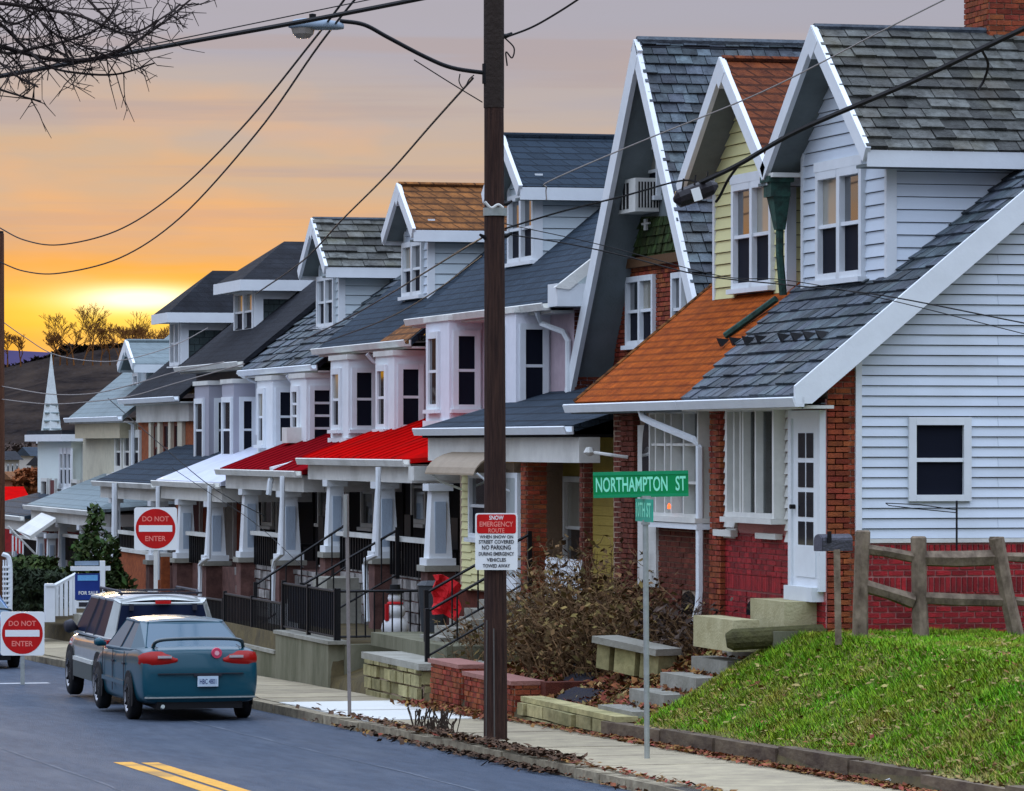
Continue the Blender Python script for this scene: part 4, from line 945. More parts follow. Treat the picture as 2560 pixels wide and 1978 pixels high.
Ph = porch('farthest porch with grey roof in front of a red brick wall', 118.6, 130.0, -1.95, 0, -3.2, -4.9, asphr, [(128, 0, 1560, .14), (101, 0, 1440, .12), (40, 0, 1440, .12)], pitch=.25, pierm=brickm, wallm=brickr)
# brick infill of the two far porches
for par, Ya, Yb, z0, z1, l in ((Pf, 98.2, 106.2, -3.9, -2.55, 60),):
    MB().b(17.3, 17.5, Ya, Yb, z0, z1).build('parapet', brickm, par)
    MB().b(17.25, 17.55, Ya, Yb, z1, z1 + .08).build('parapet_cap', whitew, par)
# pipes running over the red roofs
downspout([(19.0, 86.3, .05), (17.5, 84.9, -.42), (17.12, 84.75, -.50), (17.1, 84.7, -.7), (17.05, 84.7, -1.0)], Dd, white, .06, 'downspout')
def pipe_at(px, pts, par, r=.05, X=16.95):
    return downspout([(X, yx(px + dx, X), zz(py, X, yx(px + dx, X))) for dx, py in pts], par, white, r)
pipe_at(946, [(0, 1168), (0, 1180), (-2, 1388), (-30, 1398), (-34, 1412), (-28, 1555)], Pc)
pipe_at(706, [(0, 1190), (0, 1385), (-18, 1400), (-22, 1420), (-24, 1510)], Pd)
pipe_at(520, [(4, 1215), (2, 1395), (-12, 1402), (-20, 1412), (-20, 1500)], Pe)
pipe_at(528 - 133, [(0, 1215), (0, 1450)], Pf, .05)
pipe_at(287, [(0, 1208), (0, 1400)], Pf, .07)
# grey bits of awning cornice at the near end of the red porch
MB().b(17.1, 18.4, 72.5, 72.9, -.62, -.38).build('porch_cornice', whitew, Pc)
# ------------------------------------------------------------------ beyond
def far_house(label, x0, x1, Y, z0, z1, zr, wm, rm, wins=3, dy=8):
    h = thing('far_house', label, 'house', ((x0 + x1) / 2, Y + dy / 2, z0), 'houses far down the valley')
    MB().b(x0, x1, Y, Y + dy, z0, z1).build('wall', wm, h)
    MB().prism(fx(0), [(-Y - dy - .4, z1), (-Y + .4, z1), (-Y - dy / 2, zr)], -x1 - .3, -x0 + .3).build('roof', rm, h)
    for i in range(wins):
        for j in range(2):
            a = x0 + (x1 - x0) * (i + .3) / wins; c = z0 + (z1 - z0) * (.12 + .46 * j)
            window(fy(Y), a, a + (x1 - x0) * .4 / wins, c, c + (z1 - z0) * .3, h, white, gls, proud=.08, cas=.12)
    return h
pw = M('far_pale_wall', (.55, .52, .46), var=.03); pw2 = M('far_grey_wall', (.40, .40, .40), var=.03); rb = M('far_rust_wall', (.26, .08, .035), var=.03)
for (pa, pb, Y, ya, yb, yr, wm, rm, lb) in (
    (14, 48, 330, 1235, 1150, 1128, pw, asphd, 'far pale house half hidden behind the left pole'),
    (50, 80, 360, 1235, 1160, 1140, pw2, redd, 'far small grey house in the valley under the steeple'),
    (84, 128, 340, 1238, 1140, 1118, pw, asphr, 'far cream house directly below the steeple'),
    (120, 160, 300, 1250, 1165, 1140, pw2, asphd, 'far grey house next to the white corner house'),
    (40, 100, 290, 1275, 1200, 1180, rb, brownt, 'far rust coloured house above the red roof')):
    x0, x1 = xy(pa, Y), xy(pb, Y)
    far_house(lb, x0, x1, Y, zz(ya, x0, Y), zz(yb, x0, Y), zz(yr, x0, Y), wm, rm, 3)
# church steeple
Ys_ = 300; xs0 = xy(128, Ys_)
S = thing('church_steeple', 'slim white church steeple rising in front of the brown hill', 'steeple', (xs0, Ys_, -9))
sm = M('steeple_white', (.62, .68, .68), var=.02, stain=.3, stainc=(.25, .28, .28))
zb_ = zz(1096, xs0, Ys_); zt_ = zz(880, xs0, Ys_)
sq = .68
MB().b(xs0 - .78, xs0 + .78, Ys_ - .8, Ys_ + .8, -9, zb_).build('tower', sm, S)
MB().b(xs0 - .9, xs0 + .9, Ys_ - .9, Ys_ + .9, zb_ - .35, zb_ + .1).build('cornice', white, S)
MB().tube([(xs0, Ys_, zb_ + .1), (xs0 + .001, Ys_, zt_ - 1), (xs0, Ys_, zt_)], [sq * 1.1, .12, .02], 8).build('spire', sm, S)
for i in range(4):
    z = zb_ + .6 + i * .55; r_ = sq * (1 - (z - zb_) / (zt_ - zb_))
    MB().b(xs0 - r_ * 1.02, xs0 + r_ * 1.02, Ys_ - r_ * 1.05, Ys_ - r_ * .5, z, z + .08).build('spire_band', M('steeple_blue_grey', (.22, .30, .32), var=0), S)
# red roofed shed at the far left
Rr = thing('red_roofed_house', 'house with plain bright red roof at the far left behind the porches', 'house', (16, 141, -5))
x0, x1 = xy(-60, 140), xy(84, 140)
MB().b(x0 + .2, x1 - .2, 140, 146, -5.2, zz(1268, x0, 140)).build('wall', brickr, Rr)
f = slopeN(139.7, zz(1268, x0, 140), .25); MB().prism(f, rect(x0, x1, 0, 2.6), -.1, 0).build('roof', redr, Rr)
MB().b(x0, x1, 139.65, 139.7, zz(1275, x0, 140), zz(1266, x0, 140)).build('fascia', whitew, Rr)
# ================================================================== YARDS, WALLS, STEPS
def P3(px, py, Y): X = xy(px, Y); return Vector((X, Y, zz(py, X, Y)))
# timber edging of the lawn: single sleepers
tim = M('old_timber_edging', (.17, .13, .085), (.06, .04, .03), rough=.95, var=.2, ns=5, bump=.5, bs=12, stretch=(1, .4, 1))
ed = thing('timber_edging', 'row of old timbers edging the lawn beside the sidewalk', 'edging', (15.2, 46, -3.6))
y = 37.0
while y < 52.6:
    l = 2.35 + jit(.2); z = zroad(y) + .10
    f = Fr((15.12 + jit(.03), y, z), (1, 0, 0), (0, 1, -.0162))
    piece('timber', f, 0, .2, .02, l, 0, .235 + jit(.03), tim, ed, rot=jit(.02)); y += l
# concrete retaining wall and yard block
rw = thing('retaining_wall', 'stained concrete retaining wall under the iron railing', 'wall', (15.3, 74, -4.1))
MB().b(15.08, 15.34, 70.0, 74.3, -4.3, -3.26).build('wall_face', conco, rw)
MB().b(15.34, 17.3, 69.9, 70.12, -4.3, -3.262).build('wall_return', conco, rw)
MB().b(15.05, 15.4, 69.88, 74.35, -3.26, -3.2).build('coping', conc, rw)
rw2 = thing('retaining_wall', 'lower concrete wall beyond the stained one, next to the parked cars', 'wall', (15.3, 78, -4.2))
MB().b(15.1, 15.34, 74.4, 79.9, -4.3, -3.62).build('wall_face', conco, rw2); MB().b(15.07, 15.38, 74.4, 79.9, -3.62, -3.56).build('coping', conc, rw2)
rw3 = thing('retaining_wall', 'low concrete wall behind the two parked vehicles', 'wall', (15.4, 88, -4.3))
MB().b(15.12, 15.36, 80.1, 97, -4.5, -3.75).build('wall_face', conc, rw3)
# mossy stone wall with concrete top
sw = thing('stone_wall', 'mossy yellowish stone wall beside the brick planter', 'wall', (15.3, 65.6, -3.9))
MB().b(15.12, 16.1, 63.6, 67.3, -4.0, -3.36).build('core', mortar, sw)
tile(fx(15.12), rect(-67.3, -63.6, -4.0, -3.36), 'stone', stone, sw, .48, .2, .03, .03, -.02, .05, nj=.8, vj=.15, jw=.35, rj=.2, lim=60)
tile(fy(63.6), rect(15.12, 16.1, -4.0, -3.36), 'stone', stone, sw, .42, .2, .03, .03, -.02, .05, nj=.8, vj=.15, jw=.35, rj=.2, lim=90)
MB().b(15.05, 16.3, 63.5, 67.4, -3.36, -3.26).build('top_slab', conc, sw)
MB().b(15.7, 17.0, 64.4, 69.6, -3.26, -3.05).build('upper_slab', conco, sw)
# brick planter
bp = thing('brick_planter', 'low old brick planter wall with pinkish coping', 'planter', (15.4, 60.5, -3.8))
for (a, b, zt_) in ((61.2, 63.0, -3.22), (58.2, 60.9, -3.30)):
    MB().b(15.14, 15.5, a, b, -3.9, zt_).build('core', mortar, bp)
    tile(fx(15.14), rect(-b, -a, -3.9, zt_), 'brick', brickm, bp, .22, .078, .014, .014, 0, .03, nj=.4, lim=150)
    tile(fy(a), rect(15.14, 15.5, -3.9, zt_), 'brick', brickm, bp, .22, .078, .014, .014, 0, .03, nj=.4, lim=190)
    MB().b(15.08, 15.56, a - .04, b + .04, zt_, zt_ + .06).build('coping', M('pink_coping', (.33, .15, .12), var=.1, bump=.3), bp)
MB().b(15.5, 17.0, 57.9, 58.2, -3.9, -3.25).build('side_wall', brickd, bp)
# low yellow stone edging further this way
ly = thing('stone_edging', 'low mossy yellow stone edging in front of the leafy bank', 'edging', (15.3, 55.6, -3.8))
tile(fx(15.2), rect(-57.8, -53.3, -3.86, -3.5), 'stone', stone, ly, .8, .18, .03, .02, -.1, .09, nj=.5, jw=.3, rj=.3, lim=60)
MB().b(15.15, 15.45, 53.2, 57.9, -3.5, -3.43).build('top_stone', stone, ly)
# dark mulch bed
mul = M('black_mulch', (.012, .014, .03), (.03, .025, .02), rough=1, ns=12, bump=.6, bs=20)
V = []; Fc = []
for i in range(13):
    for j in range(9):
        X = 15.55 + i * .13; Y = 56.4 + j * .55; V.append((X, Y, gz_(X, Y) + .05 + .09 * math.sin(i * .9) * math.sin(j * 1.1) + jit(.02)))
for i in range(12):
    for j in range(8): Fc.append((i * 9 + j, (i + 1) * 9 + j, (i + 1) * 9 + j + 1, i * 9 + j + 1))
npmesh('mulch_bed', V, Fc, mul, kind='stuff')
# stone slab on blocks
sb = thing('stone_slab_wall', 'leaning old stone slab resting on blocks beside the garden steps', 'wall', (16.4, 57, -3.1))
a, b = P3(1508, 1598, 57), P3(1668, 1632, 55.8)
fsl = Fr(a, (b - a), (0.25, .9, .1)); ln = (b - a).length
fsl.v = Vector((-fsl.u.y, fsl.u.x, 0)).normalized(); fsl.n = fsl.u.cross(fsl.v)
MB().box(fsl, 0, ln, -.2, .25, -.04, .05).build('slab', conc, sb)
for t0, t1 in ((.02, .22), (.30, .62), (.70, .98)):
    MB().box(fsl, ln * t0, ln * t1, -.12, .2, -.38, -.045).build('block', stone, sb)
# garden steps up to the orange roofed house
def steps(label, x0, dx, n, Ya, Yb, z0, dz, mat=conc, deep=.5):
    s = thing('steps', label, 'steps', (x0 + dx * n / 2, (Ya + Yb) / 2, z0))
    for i in range(n):
        MB().b(x0 + dx * i, x0 + dx * n + deep, Ya + .004 * i, Yb - .004 * i, z0 + dz * i - (.5 if i == 0 else .0), z0 + dz * (i + 1) - .002).build('step', mat, s)
    return s
steps('concrete garden steps climbing between the lawn and the thicket', 15.4, .42, 5, 53.3, 54.9, -3.58, .205)
steps('porch steps of pale concrete leading to the cream porch room', 15.75, .24, 7, 66.0, 67.4, -3.26, .135)
steps('grey steps climbing to the porch under the bright red roof', 15.5, .27, 6, 78.3, 79.6, -3.7, .21)
st = thing('stoop', 'pale stepped concrete stoop below the white glazed door', 'steps', (17.2, 53, -2.6))
ycon = M('yellowed_concrete', (.48, .44, .26), (.33, .29, .15), rough=.9, var=.06, ns=3, bump=.2)
MB().b(16.95, 17.58, 52.25, 53.9, -2.62, -2.34).build('step', conco, st); MB().b(17.15, 17.58, 52.5, 53.9, -2.34, -1.98).build('step', ycon, st)
MB().b(16.6, 16.95, 52.9, 54.6, -2.62, -2.22).build('step', ycon, st)
mt = M('mossy_timber', (.10, .095, .035), (.05, .045, .02), rough=.95, ns=6, bump=.5)
tb = MB().tube([(16.42, 52.6, -2.46), (16.5, 52.58, -2.45), (17.6, 52.3, -2.38), (17.68, 52.3, -2.38)], [.09, .14, .13, .09], 12).build('timber_beam', mt)
tag(tb, 'thick mossy timber lying at the top of the lawn below the stoop', 'timber')

# ------------------------------------------------------------------ railings
def railing(name, label, pts, h=.82, sp=.14, mat=iron, cat='railing', rr=.018, post=True, group='iron railings in the front yards'):
    c = sum((Vector(p) for p in pts), Vector()) / len(pts)
    t = thing(name, label, cat, c, group)
    MB().tube([Vector(p) + Vector((0, 0, h)) for p in pts], rr * 1.3, 5).build('top_rail', mat, t)
    MB().tube([Vector(p) + Vector((0, 0, .08)) for p in pts], rr, 5).build('bottom_rail', mat, t)
    for a, b in zip(pts, pts[1:]):
        a, b = Vector(a), Vector(b); n = max(1, int((b - a).length / sp))
        for i in range(n + 1):
            q = a + (b - a) * i / n; w_ = rr * (1.8 if i in (0, n) and post else .62)
            piece('post' if i in (0, n) else 'baluster', Fr(q, (1, 0, 0), (0, 1, 0)), -w_, w_, -w_, w_, 0 if i in (0, n) else .06, h + (.05 if i in (0, n) else 0), mat, t)
    return t
railing('iron_railing', 'long black iron railing on top of the concrete retaining wall', [(15.22, 70.05, -3.22), (15.22, 72.2, -3.22), (15.22, 74.3, -3.22)])
railing('iron_railing', 'black iron railing turning back from the corner of the retaining wall', [(15.25, 70.0, -3.22), (16.9, 70.0, -3.22)])
railing('iron_railing', 'black iron railing behind the roof of the teal car', [(15.25, 74.5, -3.58), (15.25, 77.2, -3.58), (15.25, 79.8, -3.58)])
railing('iron_railing', 'black iron railing at the far end behind the silver vehicle', [(15.3, 80.2, -3.72), (15.3, 84, -3.75)])
railing('step_railing', 'black handrail beside the porch steps near the utility pole', [(15.75, 65.95, -3.1), (17.4, 65.95, -2.2)], h=.8, sp=.4)
railing('step_railing', 'short black handrail on the stone wall left of the pole', [(15.3, 64.0, -3.26), (16.2, 63.9, -2.75)], h=.75, sp=.5)
railing('step_railing', 'black handrail rising to the porch under the bright red roof', [(15.5, 78.2, -3.4), (17.2, 78.2, -2.3)], h=.85, sp=.3)
railing('step_railing', 'black handrail crossing in front of the stone piers', [(15.6, 74.6, -3.3), (17.3, 74.6, -2.35)], h=.85, sp=.3)
navy = M('navy_tarpaulin', (.012, .022, .05), rough=.55, var=.1, ns=4, bump=.3, bs=6)
pn = MB()
for i in range(8): pn.b(15.28 + .01 * (i % 2), 15.31 + .012 * (i % 2), 69.3 + .95 + i * .5, 69.3 + .95 + (i + 1) * .5 - .01, -3.05, -2.42 + jit(.01))
tag(pn.build('tarpaulin', navy, kind=None), 'dark navy sheet tied along the iron railing above the concrete wall', 'sheet')
# railing clutter: white pickets behind
wp = thing('picket_panel', 'small white picket panel standing behind the teal car', 'fence', (15.9, 77.5, -3.3))
MB().b(15.9, 15.93, 76.2, 78.8, -3.0, -2.94).build('rail', white, wp)
for i in range(11): piece('picket', fx(15.9), -78.8 + i * .24, -78.8 + i * .24 + .12, -3.27, -2.86, 0, .03, white, wp)
# snowman figure
def ball(c, r, sq=1.0, k=12, seg=8): return [(r * math.sin(math.pi * i / seg) if 0 < i < seg else .002, -r * sq * math.cos(math.pi * i / seg)) for i in range(seg + 1)]
snp = (16.3, 70.45, -3.25)
sm_ = thing('snowman_figure', 'white snowman yard figure with red scarf and black hat behind the railing', 'snowman', snp)
wm = M('white_plastic', (.8, .8, .8), rough=.4, var=0, bump=.02)
c = Vector(snp)
MB().lathe(c + Vector((0, 0, .22)), ball(0, .23, .95), 14).build('body', wm, sm_, smooth=True)
MB().lathe(c + Vector((0, 0, .50)), ball(0, .17, .9), 14).build('chest', wm, sm_, smooth=True)
MB().lathe(c + Vector((0, 0, .72)), ball(0, .12, .95), 14).build('head', wm, sm_, smooth=True)
MB().lathe(c + Vector((0, 0, .80)), [(.001, 0), (.15, 0), (.15, .02), (.09, .03), (.085, .14), (.001, .145)], 14).build('hat', rubber, sm_)
MB().lathe(c + Vector((0, 0, .60)), [(.11, 0), (.14, .03), (.11, .06)], 14).b(c.x - .18, c.x - .13, c.y - .12, c.y - .03, c.z + .35, c.z + .62).build('scarf', M('red_cloth', (.55, .01, .015), var=.05, bump=.1), sm_)
# red coat on the hand rail
redc = MATS['red_cloth']
V = []; n = 9
cm = MB()
for i in range(n):
    for j in range(8):
        u = i / (n - 1); v = j / 7
        V.append(Vector((16.1 + .42 * u + .03 * math.sin(j * 1.7 + i), 66.9 - .06 * math.sin(u * 9 + j), -2.05 - .62 * v - .18 * u + .08 * math.sin(u * 3))))
Fc = [(i * 8 + j, (i + 1) * 8 + j, (i + 1) * 8 + j + 1, i * 8 + j + 1) for i in range(n - 1) for j in range(7)]
V2 = [v + Vector((0, .07, 0)) for v in V]; m_ = n * 8
cm.add(V + V2, Fc + [tuple(m_ + k for k in f[::-1]) for f in Fc] + [(i * 8, i * 8 + m_, (i + 1) * 8 + m_, (i + 1) * 8) for i in range(n - 1)] + [(j + 1, j, j + m_, j + 1 + m_)[::-1] for j in range(7)])
tag(cm.build('red_coat', redc), 'bright red cloth coat draped over the hand rail by the steps', 'coat')
# bins and chairs on the porches
def bin_(label, x, y, z, mat, cat='bin'):
    t = thing('rubbish_bin', label, cat, (x, y, z))
    MB().tube([(x, y, z), (x, y, z + .75)], [.2, .26], 10).build('body', mat, t); MB().tube([(x, y, z + .752), (x, y, z + .82)], [.28, .2], 10).build('lid', mat, t)
bin_('dark grey bin standing between the red coat and the snowman', 16.6, 69.0, -3.03, M('dark_bin', (.04, .045, .05), rough=.5))
def porch_chair(label, x, y, z):
    t = thing('porch_chair', label, 'chair', (x, y, z), 'dark chairs on the porches')
    MB().b(x - .25, x + .25, y - .25, y + .25, z + .4, z + .45).build('seat', iron, t); MB().b(x + .22, x + .27, y - .25, y + .25, z + .45, z + 1.0).build('backrest', iron, t)
    for a in (-.23, .2):
        for b in (-.23, .2): piece('leg', fz(z), x + a, x + a + .04, y + b, y + b + .04, 0, .4, iron, t)
porch_chair('dark chair on the porch just right of the middle column', 18.2, 75.0, -2.3)
porch_chair('dark chair on the porch between the first two stone piers', 18.2, 78.6, -2.3)
porch_chair('dark chair on the porch under the dark red roof', 18.2, 86.2, -2.45)
# lattice panel under the near porch
lt = thing('lattice_panel', 'white lattice panel glimpsed through the brown thicket', 'lattice', (17.35, 63.8, -3))
a, b = -yx(1368, 17.35), -yx(1458, 17.35); z0, z1 = zz(1492, 17.35, 64.5), zz(1393, 17.35, 64.5)
for i in range(16):
    t = a + (b - a) * i / 16; piece('slat', fx(17.35), t, t + .07, z0, z1, 0, .02, white, lt)
for i in range(6): z = z0 + (z1 - z0) * i / 6; piece('slat', fx(17.35), a, b, z, z + .05, .021, .035, white, lt)

# ------------------------------------------------------------------ split rail fence, mailbox, antenna
YF = 50.6
fe = thing('rail_fence', 'weathered split rail fence in front of the brick foundation', 'fence', (19, YF, -2.4))
def tp(px, py, Y=YF): return P3(px, py, Y)
for pts, r in (([(2157, 1330), (2152, 1460), (2150, 1612)], .095), ([(2296, 1345), (2298, 1480), (2303, 1622)], .10), ([(2490, 1346), (2515, 1480), (2545, 1615)], .10)):
    q = [tp(*p) for p in pts]
    MB().tube([q[0] + Vector((0, 0, .02)), q[0], q[1], q[2]], [r * .8, r, r * .95, r * 1.08], 7).build('post', woodw, fe)
for pts, r in (([(2150, 1372), (2215, 1380), (2285, 1394)], .08), ([(2285, 1396), (2400, 1398), (2510, 1394)], .09), ([(2152, 1462), (2220, 1482), (2283, 1503)], .085),
               ([(2300, 1495), (2400, 1500), (2515, 1503)], .075), ([(2510, 1392), (2600, 1396)], .065), ([(2540, 1503), (2620, 1510)], .055)):
    q = [tp(*p) + Vector((0, .03 + jit(.02), 0)) for p in pts]
    MB().tube(q, [r * (1 + jit(.2)) for _ in q], 6).build('rail', woodw, fe)
Ym = 50.2
mbx = thing('mailbox', 'dark grey metal mailbox on a wooden post at the top of the lawn', 'mailbox', tp(2095, 1608, Ym))
q0, q1 = tp(2092, 1374, Ym), tp(2096, 1612, Ym)
MB().tube([q0, q1], .055, 4).build('post', woodw, mbx)
c = tp(2078, 1378, Ym); fm = Fr(c, (1, -.55, 0), (0, 0, 1)); 
hp = [(-.085, 0), (.085, 0), (.085, .13)] + [(.085 * math.cos(t), .13 + .075 * math.sin(t)) for t in [math.pi * i / 8 for i in range(1, 8)]] + [(-.085, .13)]
fm = Fr(c + Vector((-.16, 0, 0)), (.35, -.94, 0), (0, 0, 1))
MB().prism(fm, hp, -.46, 0).build('box', M('mailbox_metal', (.10, .10, .12), rough=.4, metal=.6, var=0), mbx)
MB().prism(fm, [(x * .9, y * .95 + .005) for x, y in hp], .001, .012).build('door', M('mailbox_door_metal', (.14, .14, .17), rough=.45, metal=.5, var=0), mbx)
piece('flag', Fr(fm.o, fm.n, (0, 0, 1)), -.12, -.06, .1, .24, -.10, -.09, iron, mbx)
an = MB(); q = tp(2392, 1252, 51.6); an.tube([q, q - Vector((0, 0, .62))], .014, 5)
ant = thing('wire_antenna', 'thin metal pole with a long wire loop in front of the siding', 'antenna', q - Vector((0, 0, .62)))
an.build('pole', iron, ant)
MB().tube([tp(2392, 1275, 51.6), tp(2300, 1262, 51.6), tp(2214, 1258, 51.6), tp(2222, 1264, 51.6), tp(2310, 1274, 51.6), tp(2392, 1282, 51.6)], .006, 4).build('loop', iron, ant)

# ------------------------------------------------------------------ poles, lamp, signs
pole = thing('utility_pole', 'tall dark wooden utility pole beside the kerb carrying the lamp arm', 'pole', (13.62, 53.3, -3.75))
px_, py_ = 13.62, 53.3
MB().tube([(px_, py_, -3.9), (px_, py_, -2.4), (px_ - .01, py_, 1.5), (px_ - .03, py_, 7.5)], [.15, .142, .13, .112], 16).build('shaft', woodp, pole)
MB().tube([(px_ - .132, py_ - .06, -3.7), (px_ - .13, py_ - .07, -2.2)], .012, 5).tube([(px_ - .05, py_ - .15, -3.8), (px_ - .06, py_ - .145, -2.3)], .01, 5).build('ground_wire', M('dull_wire', (.10, .09, .08), var=0), pole)
MB().tube([(px_ - .005, py_, 2.85), (px_ - .005, py_, 2.95)], .150, 14).build('clamp_band', galv, pole)
MB().tube([(px_ - .02, py_, 4.2), (px_ - .02, py_, 5.7)], .128, 16).build('sheath', M('dark_pole_sheath', (.035, .025, .02), rough=.9, var=0, ns=8, bump=.4, bs=15), pole)
arm = [(px_ - .1, py_, zz(184, px_, py_)), (xy(1130, py_), py_, zz(172, px_, py_)), (xy(1060, py_), py_, zz(145, px_, py_)), (xy(970, py_), py_, zz(100, px_, py_)), (xy(910, py_), py_, zz(70, px_, py_)), (xy(850, py_), py_, zz(62, px_, py_))]
def smooth(pts, n=6):
    pts = [Vector(p) for p in pts]; P = [pts[0] * 2 - pts[1]] + pts + [pts[-1] * 2 - pts[-2]]; out = []
    for i in range(1, len(P) - 2):
        for k in range(n):
            t = k / n; a, b, c, d = P[i - 1:i + 3]
            out.append(.5 * ((2 * b) + (c - a) * t + (2 * a - 5 * b + 4 * c - d) * t * t + (3 * b - a - 3 * c + d) * t ** 3))
    return out + [pts[-1]]
MB().tube(smooth(arm), [.030] * 0 or .028, 8).build('lamp_arm', iron, pole, smooth=True)
MB().tube([(px_ - .12, py_, zz(210, px_, py_)), (px_ - .12, py_, zz(160, px_, py_))], .05, 8).build('arm_bracket', iron, pole)
lh = [P3(858, 66, py_), P3(835, 68, py_), P3(790, 66, py_), P3(745, 62, py_), P3(722, 72, py_)]
hd = MB()
rings = []; prof = [(0, .05, .05), (.1, .11, .08), (.35, .15, .10), (.7, .17, .11), (.9, .13, .09), (1, .04, .04)]
x0, x1 = lh[-1].x, lh[0].x; zc = lh[2].z
for t, ry_, rz_ in prof:
    X = x1 + (x0 - x1) * t
    rings.append([Vector((X, py_ + ry_ * math.cos(a), zc - .01 + (rz_ * math.sin(a) if math.sin(a) > 0 else .35 * rz_ * math.sin(a)))) for a in [2 * math.pi * k / 12 for k in range(12)]])
hd.add([v for r in rings for v in r], [(i * 12 + j, i * 12 + (j + 1) % 12, (i + 1) * 12 + (j + 1) % 12, (i + 1) * 12 + j) for i in range(5) for j in range(12)] + [tuple(range(12))[::-1], tuple(range(60, 72))])
lamp_head = hd.build('lamp_head', M('lamp_grey_paint', (.22, .28, .34), rough=.5, var=0, bump=.02), pole, smooth=True)
bw_ = MB().lathe((x0 + .18, py_, zc - .16), [(.001, 0), (.08, .01), (.13, .06), (.15, .13)], 12)
bw_.build('glass_bowl', M('lamp_bowl', (.30, .27, .24), rough=.25, var=0, bump=0), lamp_head)
MB().lathe((x0 + .3, py_, zc + .08), [(.04, 0), (.045, .07), (.001, .08)], 8).build('photocell', iron, lamp_head)
# sheathed insulators and brackets
for z, dx in ((zz(90, px_, py_), .14), (zz(510, px_, py_), .14), (zz(595, px_, py_), -.14), (zz(590, px_, py_), .14)):
    MB().tube([(px_ - .01, py_, z), (px_ + dx, py_ - .02, z), (px_ + dx * 1.5, py_ - .02, z + .04)], [.03, .03, .015], 6).build('cable_bracket', iron, pole)
MB().tube(smooth([P3(1212, 505, 53.1), P3(1228, 520, 53.1), P3(1245, 512, 53.1), P3(1258, 520, 53.1)]), .018, 6).build('white_insulator', whitew, pole)
MB().tube(smooth([P3(1262, 95, py_), P3(1285, 120, py_), P3(1280, 145, py_), P3(1265, 130, py_), P3(1268, 165, py_)]), .010, 5).build('cable_loop', cable, pole)
MB().tube(smooth([P3(1150, 185, py_), P3(1148, 205, py_), P3(1160, 222, py_), P3(1172, 200, py_), P3(1185, 188, py_)]), .008, 5).build('cable_loop', cable, pole)
fp = thing('utility_pole', 'wooden pole cut by the left edge of the photo, second down the street', 'pole', (13.3, 98, -4.6))
MB().tube([(xy(-8, 98), 98, -4.7), (xy(-8, 98), 98, zz(584, 13.5, 98))], [.19, .16], 14).build('shaft', M('red_brown_pole_wood', (.14, .06, .03), (.06, .025, .015), rough=.9, var=0, ns=5, bump=.4, stretch=(5, 5, .3)), fp)
MB().tube([(xy(-8, 98), 98, zz(584, 13.5, 98)), (xy(-8, 98), 98, zz(578, 13.5, 98))], .15, 14).build('top_cap', iron, fp)

SG = M('sign_green', (.0, .27, .075), rough=.4, var=0, bump=0); SGl = M('sign_letter_green_white', (.30, .95, .65), rough=.4, var=0, bump=0)
SR = M('sign_red', (.55, .008, .008), rough=.4, var=0, bump=0); SW = M('sign_white', (.80, .82, .80), rough=.4, var=.0, bump=0, namt=.1); SK = M('sign_black', (.03, .03, .04), rough=.5, var=0, bump=0)
SRl = M('sign_faded_letters', (.85, .25, .2), rough=.4, var=0, bump=0)
sx, sy = 14.2, 48.6
ss = thing('street_sign', 'galvanised post with green NORTHAMPTON ST sign on the sidewalk', 'street sign', (sx, sy, zroad(sy) + .14))
MB().tube([(sx + .02, sy, zroad(sy) + .05), (sx, sy, zz(1312, sx, sy)), (sx, sy, zz(1300, sx, sy))], [.032, .034, .036], 10).build('post', galv, ss)
MB().tube([(sx, sy, zz(1312, sx, sy)), (sx, sy, zz(1306, sx, sy))], .05, 8).build('post_cap', galv, ss)
f = Fr((xy(1602, sy), sy, zz(1211, sx, sy)), (math.cos(R(14)), -math.sin(R(14)), 0), (0, 0, 1))
f = Fr((xy(1602, sy), sy, zz(1211, sx, sy)), (cs, -sn, .02), (-.02 * cs, .02 * sn, 1))
wd = 119 / F * (sx * sn + sy * cs); ht = 30 / F * (sx * sn + sy * cs)
bl = MB().box(f, -wd, wd, -ht, ht, -.012, 0).build('sign_blade', SG, ss)
MB().box(f, -wd, wd, ht - .03, ht + .012, -.018, .006).box(f, -wd, wd, -ht - .01, -ht + .028, -.018, .006).build('blade_rail', M('sign_rail_green', (.01, .30, .12), rough=.4, var=0, bump=0), bl)
text('NORTHAMPTON', f, -wd + .03, wd * .56, -ht + .055, ht - .05, .003, SGl, bl); text('ST', f, wd * .73, wd - .03, -ht + .055, ht - .05, .003, SGl, bl)
MB().b(sx - .05, sx + .05, sy - .05, sy + .05, zz(1247, sx, sy), zz(1240, sx, sy)).build('bracket', galv, ss)
f2 = Fr((sx - .02, sy, zz(1276, sx, sy)), (-.05, -1, 0), (0, 0, 1))
b2_ = MB().box(f2, -.42, .42, -.13, .13, -.012, 0).build('cross_street_blade', M('sign_teal_green', (.02, .42, .28), rough=.4, var=0, bump=0), ss)
text('10TH ST', f2, -.36, .36, -.08, .09, .003, SGl, b2_)
